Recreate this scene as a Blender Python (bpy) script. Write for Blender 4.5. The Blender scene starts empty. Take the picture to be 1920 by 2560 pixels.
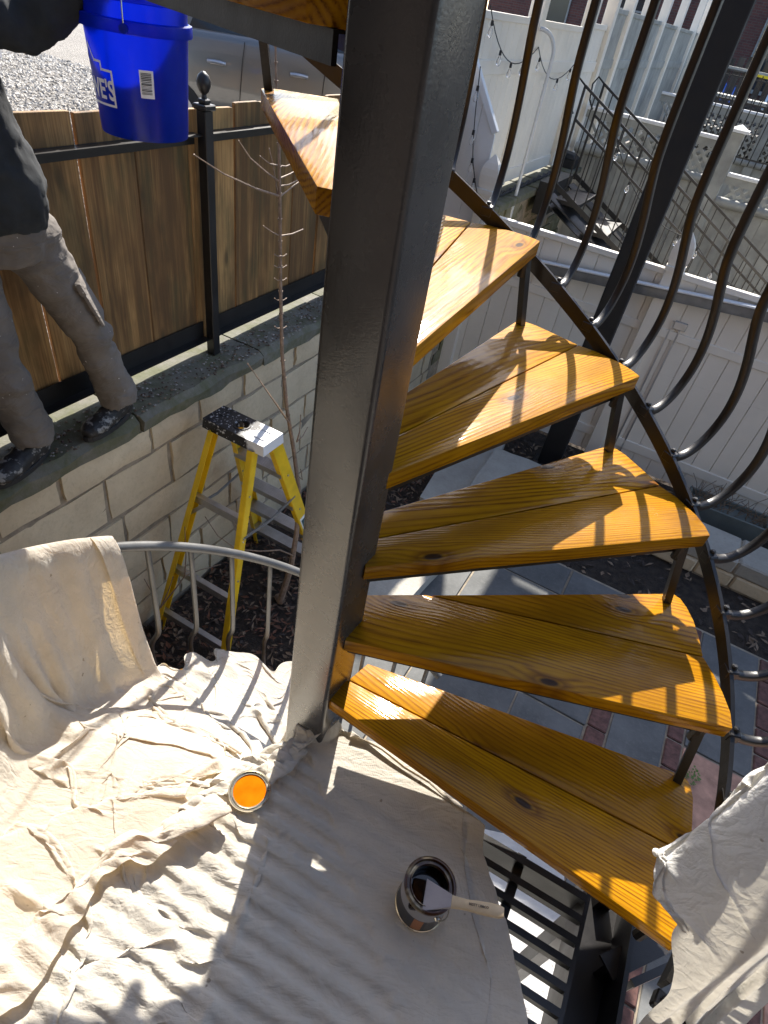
import bpy, bmesh, math, random
import numpy as np
from mathutils import Vector, Matrix, noise

random.seed(7)
SC = bpy.context.scene
COL = SC.collection
R = math.radians

# ------------------------------------------------------------------ camera
FPX, IW, IH = 1513.0, 1920.0, 2560.0
CAMH = 1.306                      # above the first tread (z = 0)
def _axes():
    d = Vector((615 - 960, 3010 - 1280, FPX)).normalized()
    up = -d
    f = Vector((0, 0, 1))
    y = (f - up * f.dot(up)).normalized()
    x = y.cross(up)
    return x, y, up
_wx, _wy, _wz = _axes()
def cam2w(v):
    return Vector((_wx.dot(v), _wy.dot(v), _wz.dot(v)))
cam = bpy.data.cameras.new('camera')
camo = bpy.data.objects.new('camera', cam)
COL.objects.link(camo)
cx, cy, cz = cam2w(Vector((1, 0, 0))), cam2w(Vector((0, -1, 0))), cam2w(Vector((0, 0, -1)))
M = Matrix(((cx.x, cy.x, cz.x, 0), (cx.y, cy.y, cz.y, 0), (cx.z, cy.z, cz.z, CAMH), (0, 0, 0, 1)))
camo.matrix_world = M
cam.sensor_fit = 'HORIZONTAL'
cam.sensor_width = 36
cam.lens = 36 * FPX / IW
cam.clip_start = 0.02
cam.clip_end = 400
SC.camera = camo

# ------------------------------------------------------------------ light
SUN_AZ, SUN_EL = R(89.3), R(38.3)
sund = Vector((math.cos(SUN_AZ) * math.cos(SUN_EL), math.sin(SUN_AZ) * math.cos(SUN_EL), math.sin(SUN_EL)))
w = bpy.data.worlds.new('World')
SC.world = w
w.use_nodes = True
nt = w.node_tree
bg = nt.nodes['Background']
sky = nt.nodes.new('ShaderNodeTexSky')
sky.sky_type = 'NISHITA'
sky.sun_disc = False
sky.sun_elevation = SUN_EL
sky.sun_rotation = math.pi / 2 - SUN_AZ
sky.air_density = 0.75
sky.dust_density = 1.0
sky.ozone_density = 0.2
nt.links.new(sky.outputs[0], bg.inputs[0])
bg.inputs[1].default_value = 0.15
sl = bpy.data.lights.new('sun', 'SUN')
sl.energy = 5.0
sl.angle = R(0.53)
sl.color = (1.0, 0.94, 0.85)
so = bpy.data.objects.new('sun', sl)
COL.objects.link(so)
so.rotation_euler = sund.to_track_quat('Z', 'Y').to_euler()
so.location = sund * 30
SC.view_settings.view_transform = 'Standard'
SC.view_settings.look = 'None'
SC.view_settings.exposure = 1.35
SC.view_settings.gamma = 1.0

# ------------------------------------------------------------------ helpers
YA = R(22)
def ST(t, s, z=0.0):
    """yard frame (t to the right, s away along the alley) -> world"""
    return Vector((s * math.sin(YA) + t * math.cos(YA), s * math.cos(YA) - t * math.sin(YA), z))
YROT = -YA

def tag(o, label=None, cat=None, group=None, kind=None):
    if label: o['label'] = label
    if cat: o['category'] = cat
    if group: o['group'] = group
    if kind: o['kind'] = kind
    return o

def empty(name, loc=(0, 0, 0), rz=0.0):
    o = bpy.data.objects.new(name, None)
    o.empty_display_size = 0.1
    COL.objects.link(o)
    o.location = loc
    o.rotation_euler = (0, 0, rz)
    return o

def thing(name, label, cat, loc=(0, 0, 0), rz=0.0, group=None):
    return tag(empty(name, loc, rz), label, cat, group)

def link(name, me, mat=None, parent=None, loc=None, rot=None):
    o = bpy.data.objects.new(name, me)
    COL.objects.link(o)
    if mat is not None and not me.materials:
        me.materials.append(mat)
    if parent is not None: o.parent = parent
    if loc is not None: o.location = loc
    if rot is not None: o.rotation_euler = rot
    return o

class MB:
    def __init__(self, org=(0, 0, 0)):
        self.v, self.f, self.org = [], [], Vector(org)
    def add(self, vs, fs):
        b = len(self.v)
        self.v += [tuple(Vector(p) - self.org) for p in vs]
        self.f += [tuple(b + i for i in q) for q in fs]
        return self
    def box(self, lo, hi):
        (x0, y0, z0), (x1, y1, z1) = lo, hi
        return self.add([(x0, y0, z0), (x1, y0, z0), (x1, y1, z0), (x0, y1, z0), (x0, y0, z1), (x1, y0, z1), (x1, y1, z1), (x0, y1, z1)],
                 [(3, 2, 1, 0), (4, 5, 6, 7), (0, 1, 5, 4), (1, 2, 6, 5), (2, 3, 7, 6), (3, 0, 4, 7)])
    def beam(self, a, b, w, h, up=(0, 0, 1)):
        a, b, up = Vector(a), Vector(b), Vector(up)
        d = (b - a).normalized()
        x = d.cross(up).normalized() * (w / 2)
        y = x.cross(d).normalized() * (h / 2)
        vs = [p + sx * x + sy * y for p in (a, b) for sx, sy in ((-1, -1), (1, -1), (1, 1), (-1, 1))]
        return self.add(vs, [(0, 1, 2, 3), (7, 6, 5, 4), (0, 4, 5, 1), (1, 5, 6, 2), (2, 6, 7, 3), (3, 7, 4, 0)])
    def tube(self, pts, r, n=8, cap=True, closed=False):
        pts = [Vector(p) for p in pts]
        rs = r if isinstance(r, (list, tuple)) else [r] * len(pts)
        N = len(pts)
        rings, x = [], None
        for i, p in enumerate(pts):
            if closed: d = pts[(i + 1) % N] - pts[i - 1]
            else: d = pts[min(i + 1, N - 1)] - pts[max(i - 1, 0)]
            d.normalize()
            if x is None:
                x = d.orthogonal().normalized()
            x = (x - d * x.dot(d))
            x = x.normalized() if x.length > 1e-6 else d.orthogonal().normalized()
            y = d.cross(x)
            rings.append([p + (x * math.cos(2 * math.pi * k / n) + y * math.sin(2 * math.pi * k / n)) * rs[i] for k in range(n)])
        vs = [q for rg in rings for q in rg]
        fs = []
        for i in range(N if closed else N - 1):
            j = (i + 1) % N
            for k in range(n):
                fs.append((i * n + k, i * n + (k + 1) % n, j * n + (k + 1) % n, j * n + k))
        if cap and not closed:
            fs.append(tuple(range(n - 1, -1, -1)))
            fs.append(tuple((N - 1) * n + k for k in range(n)))
        return self.add(vs, fs)
    def lathe(self, prof, c=(0, 0, 0), n=32, axis=None):
        c = Vector(c)
        N = len(prof)
        vs = []
        for r, z in prof:
            for k in range(n):
                a = 2 * math.pi * k / n
                vs.append(Vector((c.x + r * math.cos(a), c.y + r * math.sin(a), c.z + z)))
        fs = []
        for i in range(N - 1):
            for k in range(n):
                fs.append((i * n + k, i * n + (k + 1) % n, (i + 1) * n + (k + 1) % n, (i + 1) * n + k))
        return self.add(vs, fs)
    def prism(self, poly, z0, z1):
        n = len(poly)
        vs = [(x, y, z0) for x, y in poly] + [(x, y, z1) for x, y in poly]
        fs = [tuple(range(n - 1, -1, -1)), tuple(range(n, 2 * n))]
        fs += [(i, (i + 1) % n, n + (i + 1) % n, n + i) for i in range(n)]
        return self.add(vs, fs)
    def mesh(self, name, bevel=0.0, seg=1, smooth=False, ang=40):
        me = bpy.data.meshes.new(name)
        me.from_pydata(self.v, [], self.f)
        bm = bmesh.new(); bm.from_mesh(me)
        bmesh.ops.recalc_face_normals(bm, faces=bm.faces)
        if bevel:
            es = [e for e in bm.edges if len(e.link_faces) == 2 and e.calc_face_angle(0) > R(30)]
            bmesh.ops.bevel(bm, geom=es, offset=bevel, segments=seg, profile=0.6, affect='EDGES', clamp_overlap=True)
        bm.to_mesh(me); bm.free()
        if smooth:
            me.shade_smooth()
            me.set_sharp_from_angle(angle=R(ang))
        me.update()
        return me
    def build(self, name, mat, parent=None, bevel=0.0, seg=1, smooth=False, loc=None, rot=None, ang=40):
        return link(name, self.mesh(name, bevel, seg, smooth, ang), mat, parent, loc, rot)

def copy_tree(o, parent=None):
    c = o.copy(); COL.objects.link(c)
    c.parent = parent
    if parent is not None: c.matrix_parent_inverse = Matrix.Identity(4)
    for ch in list(o.children): copy_tree(ch, c)
    return c

# ------------------------------------------------------------------ materials
class NT:
    def __init__(self, name):
        self.m = bpy.data.materials.new(name)
        self.m.use_nodes = True
        self.t = self.m.node_tree
        self.b = self.t.nodes['Principled BSDF']
        self.out = self.t.nodes['Material Output']
    def n(self, typ, ins=None, **kw):
        nd = self.t.nodes.new(typ)
        for k, v in kw.items(): setattr(nd, k, v)
        for k, v in (ins or {}).items(): self.set(nd, k, v)
        return nd
    def set(self, nd, k, v):
        s = nd.inputs[k]
        if isinstance(v, bpy.types.NodeSocket): self.t.links.new(v, s)
        elif isinstance(v, bpy.types.Node): self.t.links.new(v.outputs[0], s)
        else: s.default_value = v
    def P(self, **kw):
        for k, v in kw.items(): self.set(self.b, k.replace('_', ' '), v)
        return self.m
    def coord(self, kind='Object', scale=(1, 1, 1), rnd=True, loc=(0, 0, 0)):
        tc = self.n('ShaderNodeTexCoord')
        mp = self.n('ShaderNodeMapping', {'Vector': tc.outputs[kind], 'Scale': scale, 'Location': loc})
        if rnd:
            oi = self.n('ShaderNodeObjectInfo')
            ml = self.n('ShaderNodeMath', {0: oi.outputs['Random'], 1: 37.0}, operation='MULTIPLY')
            ad = self.n('ShaderNodeVectorMath', {0: mp.outputs[0], 1: ml.outputs[0]}, operation='ADD')
            return ad.outputs[0]
        return mp.outputs[0]
    def noise(self, vec, scale, detail=4, rough=0.55, dist=0.0):
        return self.n('ShaderNodeTexNoise', {'Vector': vec, 'Scale': scale, 'Detail': detail, 'Roughness': rough, 'Distortion': dist}).outputs[0]
    def ramp(self, fac, stops):
        nd = self.n('ShaderNodeValToRGB', {'Fac': fac})
        cr = nd.color_ramp
        while len(cr.elements) < len(stops): cr.elements.new(0.5)
        for e, (p, c) in zip(cr.elements, stops):
            e.position = p
            e.color = (c if len(c) == 4 else (*c, 1)) if not isinstance(c, (int, float)) else (c, c, c, 1)
        return nd.outputs[0]
    def mix(self, fac, a, b, mode='MIX'):
        nd = self.n('ShaderNodeMix', {'Factor': fac}, data_type='RGBA', blend_type=mode)
        for i, v in ((6, a), (7, b)):
            if isinstance(v, bpy.types.NodeSocket): self.t.links.new(v, nd.inputs[i])
            else: nd.inputs[i].default_value = (*v, 1) if len(v) == 3 else v
        return nd.outputs[2]
    def math(self, op, a, b=0.0, c=None):
        d = {0: a, 1: b}
        if c is not None: d[2] = c
        return self.n('ShaderNodeMath', d, operation=op).outputs[0]
    def bump(self, h, strength=0.3, dist=0.01, nrm=None):
        d = {'Height': h, 'Strength': strength, 'Distance': dist}
        if nrm is not None: d['Normal'] = nrm
        return self.n('ShaderNodeBump', d).outputs[0]

def simple(name, col, rough=0.6, metal=0.0, var=0.15, scale=6.0, bump=0.0, bscale=60.0, dark=None, coat=0.0, bdist=0.004):
    k = NT(name)
    v = k.coord()
    n1 = k.noise(v, scale, 5, 0.6)
    dk = dark or tuple(c * (1 - var * 1.6) for c in col)
    lt = tuple(min(1, c * (1 + var)) for c in col)
    c = k.ramp(n1, [(0.3, dk), (0.68, lt)])
    k.P(Base_Color=c, Roughness=rough, Metallic=metal)
    if coat: k.P(Coat_Weight=coat, Coat_Roughness=0.12)
    if bump: k.P(Normal=k.bump(k.noise(v, bscale, 4, 0.6), bump, bdist))
    return k.m

MT = {}
def stain_wood():
    k = NT('amber_stained_wood')
    v = k.coord('Object', (1, 1, 1), True)
    # slow wander of the grain along the board
    lo = k.noise(k.n('ShaderNodeMapping', {'Vector': v, 'Scale': (0.9, 3.0, 3.0)}).outputs[0], 1.0, 1, 0.4)
    sep = k.n('ShaderNodeSeparateXYZ', {0: v})
    knv = k.n('ShaderNodeMapping', {'Vector': v, 'Scale': (2.1, 5.4, 3.0)}).outputs[0]
    vor = k.n('ShaderNodeTexVoronoi', {'Vector': knv, 'Scale': 1.0, 'Randomness': 1.0}, voronoi_dimensions='2D')
    kd = vor.outputs['Distance']
    knot = k.ramp(kd, [(0.035, 1.0), (0.06, 0.0)])
    halo = k.ramp(kd, [(0.0, 1.0), (0.22, 0.0)])
    y2 = k.math('ADD', k.math('MULTIPLY', sep.outputs[1], 1.0), k.math('MULTIPLY', lo, 0.24))
    y3 = k.math('ADD', y2, k.math('MULTIPLY', halo, 0.022))
    z2 = k.math('MULTIPLY', sep.outputs[2], 0.9)
    yy = k.math('ADD', k.math('MULTIPLY', k.math('PINGPONG', y3, 0.11), 1.0), z2)
    wob = k.noise(k.n('ShaderNodeMapping', {'Vector': v, 'Scale': (2.2, 30, 30)}).outputs[0], 1.0, 2, 0.5)
    oi = k.n('ShaderNodeObjectInfo')
    frq = k.math('ADD', 380.0, k.math('MULTIPLY', oi.outputs['Random'], 330.0))
    ph = k.math('ADD', k.math('MULTIPLY', yy, frq), k.math('MULTIPLY', wob, 7.0))
    rings = k.math('SINE', ph)
    fine = k.noise(k.n('ShaderNodeMapping', {'Vector': v, 'Scale': (10, 260, 260)}).outputs[0], 1.0, 3, 0.6)
    g = k.math('ADD', k.math('MULTIPLY', k.math('MULTIPLY', rings, wob), 0.36), k.math('MULTIPLY', fine, 0.60))
    col = k.ramp(g, [(0.10, (0.54, 0.258, 0.001)), (0.36, (0.43, 0.188, 0.0008)), (0.56, (0.15, 0.050, 0.0005))])
    blot = k.noise(v, 5.0, 3, 0.5)
    col = k.mix(k.ramp(blot, [(0.3, 0.0), (0.75, 0.35)]), col, (0.26, 0.098, 0.001))
    tone = k.math('FRACT', k.math('MULTIPLY', oi.outputs['Random'], 7.3))
    col = k.mix(k.math('MULTIPLY', tone, 0.42), col, (0.30, 0.125, 0.0008))
    lap = k.noise(k.n('ShaderNodeMapping', {'Vector': v, 'Scale': (3.0, 9.0, 3.0)}).outputs[0], 1.0, 4, 0.65)
    col = k.mix(k.ramp(lap, [(0.42, 0.0), (0.70, 0.55)]), col, (0.16, 0.060, 0.0006))
    ring = k.ramp(kd, [(0.05, 0.0), (0.075, 0.7), (0.13, 0.0)])
    col = k.mix(ring, col, (0.12, 0.035, 0.001))
    col = k.mix(k.math('MULTIPLY', knot, 0.95), col, (0.022, 0.008, 0.003))
    hgt = k.math('ADD', k.math('MULTIPLY', fine, 1.0), k.math('MULTIPLY', rings, 0.35))
    big = k.noise(v, 14.0, 2, 0.5)
    nrm = k.bump(hgt, 0.22, 0.0012)
    nrm = k.bump(big, 0.12, 0.01, nrm)
    k.P(Base_Color=col, Roughness=k.ramp(fine, [(0.3, 0.45), (0.7, 0.6)]), Normal=nrm, Coat_Weight=0.32, Coat_Roughness=0.09, Specular_IOR_Level=0.06)
    k.set(k.b, 'Coat Normal', nrm)
    return k.m
MT['stain'] = stain_wood()

def old_wood(name, c1, c2, c3, green=0.0, sc=1.0):
    k = NT(name)
    v = k.coord('Object', (1, 1, 1), True)
    st = k.n('ShaderNodeMapping', {'Vector': v, 'Scale': (26 * sc, 26 * sc, 1.3)}).outputs[0]
    n1 = k.noise(st, 1.0, 5, 0.6, 0.6)
    n2 = k.noise(k.n('ShaderNodeMapping', {'Vector': v, 'Scale': (140 * sc, 140 * sc, 3.0)}).outputs[0], 1.0, 3, 0.6)
    oi = k.n('ShaderNodeObjectInfo')
    col = k.ramp(k.math('ADD', n1, k.math('MULTIPLY', k.math('SUBTRACT', oi.outputs['Random'], 0.5), 0.42)), [(0.28, c3), (0.47, c2), (0.7, c1)])
    col = k.mix(k.ramp(n2, [(0.35, 0.6), (0.6, 0.0)]), col, c3)
    vor = k.n('ShaderNodeTexVoronoi', {'Vector': k.n('ShaderNodeMapping', {'Vector': v, 'Scale': (8, 8, 2.6)}).outputs[0], 'Scale': 1.0})
    kn = k.ramp(vor.outputs['Distance'], [(0.06, 1.0), (0.16, 0.0)])
    col = k.mix(k.math('MULTIPLY', kn, 0.75), col, tuple(c * 0.4 for c in c3))
    blot = k.noise(k.n('ShaderNodeMapping', {'Vector': v, 'Scale': (3, 3, 1.2)}).outputs[0], 1.6, 4, 0.6)
    col = k.mix(k.ramp(blot, [(0.42, 0.0), (0.66, 0.8)]), col, tuple(c * 0.6 for c in c3))
    if green:
        gm = k.noise(k.n('ShaderNodeMapping', {'Vector': v, 'Scale': (5, 5, 1.5)}).outputs[0], 1.5, 4, 0.6)
        col = k.mix(k.ramp(gm, [(0.48, 0.0), (0.72, green)]), col, (0.045, 0.055, 0.018))
    k.P(Base_Color=col, Roughness=0.72, Normal=k.bump(n2, 0.35, 0.002))
    return k.m
MT['fence_wood'] = old_wood('weathered_cedar', (0.52, 0.30, 0.105), (0.35, 0.185, 0.058), (0.14, 0.070, 0.020), 0.6)
MT['grey_wood'] = old_wood('greyed_wood', (0.10, 0.085, 0.07), (0.06, 0.05, 0.042), (0.03, 0.026, 0.022))

def painted_steel(name, col, rough=0.42, bump=0.12):
    k = NT(name)
    v = k.coord('Object', (1, 1, 1), True)
    peel = k.noise(v, 240.0, 2, 0.5)
    sm = k.noise(v, 9.0, 4, 0.6)
    c = k.ramp(sm, [(0.3, tuple(x * 0.7 for x in col)), (0.7, tuple(x * 1.25 for x in col))])
    k.P(Base_Color=c, Roughness=k.ramp(sm, [(0.3, rough * 0.85), (0.7, rough * 1.15)]),
        Normal=k.bump(peel, bump, 0.003, k.bump(sm, 0.05, 0.02)))
    return k.m
MT['column'] = painted_steel('satin_dark_paint', (0.040, 0.040, 0.0395), 0.27, 0.09)
MT['column'].node_tree.nodes['Principled BSDF'].inputs['Specular IOR Level'].default_value = 0.9
MT['iron'] = painted_steel('brown_black_iron', (0.014, 0.0125, 0.0115), 0.40, 0.10)
MT['black'] = painted_steel('black_iron', (0.013, 0.012, 0.012), 0.42, 0.06)
MT['post'] = painted_steel('black_post_paint', (0.006, 0.006, 0.007), 0.62, 0.06)

def cloth_mat(name, c, trans=0.28, warm=(0.80, 0.62, 0.36)):
    k = NT(name)
    v = k.coord('Object', (1, 1, 1), False)
    n1 = k.noise(v, 7.0, 5, 0.65)
    n2 = k.noise(v, 46.0, 5, 0.65, 0.8)
    n3 = k.noise(v, 520.0, 2, 0.6)
    col = k.ramp(n1, [(0.3, tuple(x * 0.86 for x in c)), (0.66, c)])
    sp = k.noise(v, 33.0, 2, 0.5)
    col = k.mix(k.ramp(sp, [(0.735, 0.0), (0.76, 0.55)]), col, (0.22, 0.15, 0.08))
    rg = lambda s_, d_, z_: k.math('ABSOLUTE', k.math('SUBTRACT', k.noise(k.n('ShaderNodeMapping', {'Vector': v, 'Rotation': (0, 0, z_), 'Scale': (1.0, 2.4, 1.6)}).outputs[0], s_, 3, 0.5, d_), 0.5))
    r1 = rg(7.0, 0.9, 0.6); r2 = rg(15.0, 0.7, -0.5)
    hh = k.math('ADD', k.math('MULTIPLY', r1, 1.5), k.math('ADD', k.math('MULTIPLY', r2, 0.8), k.math('MULTIPLY', n2, 0.30)))
    nrm = k.bump(hh, 0.5, 0.016)
    nrm = k.bump(n3, 0.30, 0.0012, nrm)
    d = k.n('ShaderNodeBsdfDiffuse', {'Color': col, 'Roughness': 0.6, 'Normal': nrm})
    tr = k.n('ShaderNodeBsdfTranslucent', {'Color': k.mix(1.0, col, warm, 'MULTIPLY'), 'Normal': nrm})
    mx = k.n('ShaderNodeMixShader', {0: trans, 1: d.outputs[0], 2: tr.outputs[0]})
    k.t.links.new(mx.outputs[0], k.out.inputs[0])
    return k.m
MT['canvas'] = cloth_mat('cotton_canvas', (0.74, 0.695, 0.61), 0.26)
MT['canvas2'] = cloth_mat('hung_cotton_canvas', (0.75, 0.695, 0.60), 0.36, (0.9, 0.70, 0.40))
MT['towel'] = cloth_mat('white_fleece_cloth', (0.86, 0.85, 0.82), 0.28, (0.9, 0.85, 0.75))

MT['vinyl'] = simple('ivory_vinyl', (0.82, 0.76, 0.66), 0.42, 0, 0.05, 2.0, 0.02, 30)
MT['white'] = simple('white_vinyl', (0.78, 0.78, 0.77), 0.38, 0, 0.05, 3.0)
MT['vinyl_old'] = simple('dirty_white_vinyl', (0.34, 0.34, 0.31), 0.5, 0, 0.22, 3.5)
MT['yellow'] = simple('yellow_fibreglass', (0.72, 0.47, 0.012), 0.4, 0, 0.12, 9.0, 0.05, 120)
MT['alu'] = simple('brushed_aluminium', (0.50, 0.50, 0.52), 0.38, 0.9, 0.12, 12.0)
MT['grey_metal'] = simple('grey_painted_metal', (0.20, 0.205, 0.21), 0.36, 0.35, 0.15, 12.0)
MT['tin'] = simple('tin_plate', (0.62, 0.58, 0.48), 0.25, 1.0, 0.08, 20.0)
MT['dark_liquid'] = simple('dark_stain_liquid', (0.010, 0.006, 0.004), 0.06, 0, 0.1, 4.0)
MT['pvc'] = simple('grey_pvc', (0.52, 0.53, 0.54), 0.35, 0, 0.08, 6.0)
MT['glass'] = simple('dark_glass', (0.02, 0.025, 0.03), 0.05, 0, 0.1, 2.0)
MT['rubber'] = simple('black_rubber', (0.016, 0.016, 0.017), 0.7, 0, 0.2, 20.0, 0.1, 80)
MT['bark'] = simple('young_bark', (0.25, 0.17, 0.115), 0.7, 0, 0.25, 40.0, 0.2, 90)
MT['skin'] = simple('skin', (0.46, 0.27, 0.19), 0.5, 0, 0.06, 20.0)
MT['hair'] = simple('dark_hair', (0.03, 0.02, 0.014), 0.6, 0, 0.3, 60.0, 0.4, 200)
MT['brick'] = simple('red_brick', (0.13, 0.062, 0.05), 0.85, 0, 0.3, 30.0, 0.4, 60)
MT['mortar'] = simple('old_mortar', (0.30, 0.25, 0.185), 0.9, 0, 0.25, 14.0, 0.6, 70)
MT['bulb'] = simple('clear_bulb_glass', (0.75, 0.77, 0.76), 0.08, 0, 0.05, 20.0)
# ================================================================== STAIRCASE
AX = Vector((-0.0728, 0.8633, 0))
T1A, DTH, RISE, GZ = R(-26.157), R(24.273), 0.216, -1.72
LZ = -RISE                         # landing level
def helix(th): return (th - T1A) / DTH * RISE
def pol(r, th, z): return Vector((AX.x + r * math.cos(th), AX.y + r * math.sin(th), z))

stair = thing('spiral_staircase', 'dark steel spiral staircase with freshly stained amber wooden treads', 'staircase', (AX.x, AX.y, GZ))
SO = Vector((AX.x, AX.y, GZ))      # stair origin for local coordinates
def spart(mb, name, mat, **kw):
    return mb.build(name, mat, kw.pop('parent', stair), **kw)

# column: square tube with rolled corners, turned 20 degrees off the view
cphi = R(20)
s2 = 0.057
rad = 0.010
poly = []
for cxs, cys, a0 in ((1, 1, 0), (-1, 1, 90), (-1, -1, 180), (1, -1, 270)):
    for a in range(0, 91, 15):
        aa = R(a0 + a)
        px = cxs * (s2 - rad) + rad * math.cos(aa)
        py = cys * (s2 - rad) + rad * math.sin(aa)
        poly.append((px, py))
cr = cphi + R(45)
poly = [(x * math.cos(cr) - y * math.sin(cr), x * math.sin(cr) + y * math.cos(cr)) for x, y in poly]
m = MB(); m.prism(poly, 0, 4.9)
spart(m, 'column', MT['column'], smooth=True, ang=25)
m = MB(); m.box((-0.13, -0.13, 0), (0.13, 0.13, 0.012))
spart(m, 'base_plate', MT['black'], bevel=0.003, rot=(0, 0, cr))

FA = [(.045, .042), (.907, .042), (.917, .01), (.921, -.03), (.912, -.10), (.893, -.1475), (.058, -.031)]
RA = [(.06, -.0345), (.893, -.1512), (.884, -.22), (.873, -.285), (.862, -.312), (.85, -.325), (.835, -.327), (.80, -.317), (.07, -.103)]
FB = [(.045, .042), (.907, .042), (.914, .0), (.91, -.05), (.902, -.097), (.888, -.1425), (.205, -.1425), (.068, -.101)]
RB = [(.222, -.1462), (.888, -.1462), (.892, -.20), (.891, -.257), (.883, -.30), (.872, -.328), (.858, -.339), (.84, -.336)]
def board_mesh(poly, nm):
    mb = MB(); mb.prism(poly, -0.038, 0.0)
    return mb.mesh(nm, 0.0028, 2, True, 50)
bm_fa, bm_ra, bm_fb, bm_rb = board_mesh(FA, 'board'), board_mesh(RA, 'board'), board_mesh(FB, 'board'), board_mesh(RB, 'board')
def tread_frame_mesh():
    mb = MB()
    mb.beam((.05, .014, -.056), (.875, .014, -.056), .008, .035)          # front angle, upright leg
    mb.beam((.05, -.004, -.0405), (.87, -.004, -.0405), .034, .004)
    mb.beam((.06, -.070, -.056), (.835, -.272, -.056), .008, .035)        # rear angle
    mb.beam((.07, -.055, -.0405), (.83, -.252, -.0405), .034, .004)
    mb.beam((.885, .02, -.056), (.85, -.29, -.056), .008, .035)           # outer end
    mb.tube([(.86, .028, -.039), (.86, .028, -.085)], .012, 8)
    return mb.mesh('tread_frame')
fr_me = tread_frame_mesh()
def tread(k, z=None, th=None):
    th = T1A + (k - 1) * DTH if th is None else th
    z = (k - 1) * RISE if z is None else z
    fr = link('tread_frame', fr_me, MT['iron'], stair, (0, 0, z - GZ), (0, 0, th))
    a, b = (bm_fb, bm_rb) if k == 2 else (bm_fa, bm_ra)
    link('board', a, MT['stain'], fr); link('board', b, MT['stain'], fr)
    return fr
# a tread's frame: x = along the tread, y = to the rear (v is measured to the front) -> mirror v
for me_ in (bm_fa, bm_ra, bm_fb, bm_rb, fr_me):
    for v_ in me_.vertices: v_.co.y = -v_.co.y
    bmx = bmesh.new(); bmx.from_mesh(me_); bmesh.ops.recalc_face_normals(bmx, faces=bmx.faces); bmx.to_mesh(me_); bmx.free()
    me_.update()
bm_me = [None]
for k in range(1, 12): tread(k)
# lower flight: treads below the landing, under the drop cloths
LOW0 = R(236)
def lowz(th): return None
for j in range(1, 7):
    tread(-j, LZ - RISE * j - .014, LOW0 - DTH * j)
# struts from the tip of a tread down to the back of the one below
m = MB()
for k in range(1, 11):
    mb = MB()
    th, thn = T1A + (k - 1) * DTH, T1A + k * DTH
    top = Vector((AX.x + .862 * math.cos(thn) + .028 * math.sin(thn), AX.y + .862 * math.sin(thn) - .028 * math.cos(thn), k * RISE - .04))
    bot = Vector((AX.x + .838 * math.cos(th) - .303 * math.sin(th), AX.y + .838 * math.sin(th) + .303 * math.cos(th), (k - 1) * RISE - .04))
    mb.beam(bot - SO, top - SO, .019, .019, (math.cos(th), math.sin(th), 0))
    spart(mb, 'strut', MT['iron'])
# helical outer bar
def helix_bar(t0, t1, zf, r, w, h, n):
    mb = MB(); vs = []; fs = []
    for i in range(n + 1):
        th = t0 + (t1 - t0) * i / n
        for dr, dz in ((-w / 2, -h / 2), (w / 2, -h / 2), (w / 2, h / 2), (-w / 2, h / 2)):
            vs.append(pol(r + dr, th, zf(th) + dz) - SO)
    for i in range(n):
        for q in range(4):
            fs.append((i * 4 + q, i * 4 + (q + 1) % 4, i * 4 + 4 + (q + 1) % 4, i * 4 + 4 + q))
    fs += [(0, 1, 2, 3), tuple(n * 4 + q for q in (3, 2, 1, 0))]
    return mb.add(vs, fs)
spart(helix_bar(R(-31), R(262), lambda t: helix(t) - .045, .932, .010, .042, 120), 'stringer_bar', MT['iron'])
# lower rail helix: z(theta)
def lowrail(th): return -.06 - (R(170) - th) * (.216 / DTH) * 1.03
spart(helix_bar(R(62), R(234), lambda t: lowrail(t) - .90, .932, .010, .042, 70), 'stringer_bar', MT['iron'])
MT['lowiron'] = painted_steel('grey_iron', (0.10, 0.10, 0.098), 0.38, 0.08)
# balusters with a belly
prof = [(0, 0), (.03, -.010), (.070, -.006), (.108, .022), (.134, .070), (.142, .125), (.131, .19), (.102, .26), (.066, .325), (.034, .39), (.023, .46), (.020, .56), (.018, .90)]
def smooth_prof(p, n=3):
    out = []
    P_ = [Vector((a, b)) for a, b in p]
    for i in range(len(P_) - 1):
        p0, p1, p2, p3 = P_[max(i - 1, 0)], P_[i], P_[i + 1], P_[min(i + 2, len(P_) - 1)]
        for q in range(n):
            t = q / n
            out.append(0.5 * ((2 * p1) + (p2 - p0) * t + (2 * p0 - 5 * p1 + 4 * p2 - p3) * t * t + (3 * p1 - p0 - 3 * p2 + p3) * t ** 3))
    out.append(P_[-1])
    return out
SP = smooth_prof(prof, 3)
def bal_mesh(w, sc=1.0, hgt=.92):
    mb = MB(); vs = []; fs = []; N = len(SP)
    for i, p in enumerate(SP):
        d = (SP[min(i + 1, N - 1)] - SP[max(i - 1, 0)]).normalized()
        nx = Vector((d.y, -d.x))
        for a, b in ((-1, -1), (1, -1), (1, 1), (-1, 1)):
            q = p * 1.0 + nx * (a * w / 2)
            vs.append((q.x, b * w / 2, q.y))
    for i in range(N - 1):
        for q in range(4): fs.append((i * 4 + q, i * 4 + (q + 1) % 4, i * 4 + 4 + (q + 1) % 4, i * 4 + 4 + q))
    fs += [(0, 1, 2, 3), tuple((N - 1) * 4 + q for q in (3, 2, 1, 0))]
    mb.add(vs, fs)
    return mb.mesh('baluster', 0.0014, 1, True, 50)
bal_me = bal_mesh(.018)
lug = MB(); lug.box((-.012, -.016, -.014), (.016, .016, .012)); lug.tube([(.004, 0, .012), (.004, 0, .022)], .008, 6)
lug_me = lug.mesh('lug', 0.003, 1, False)
bal_me2 = bal_me.copy(); bal_me2.materials.clear()
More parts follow.
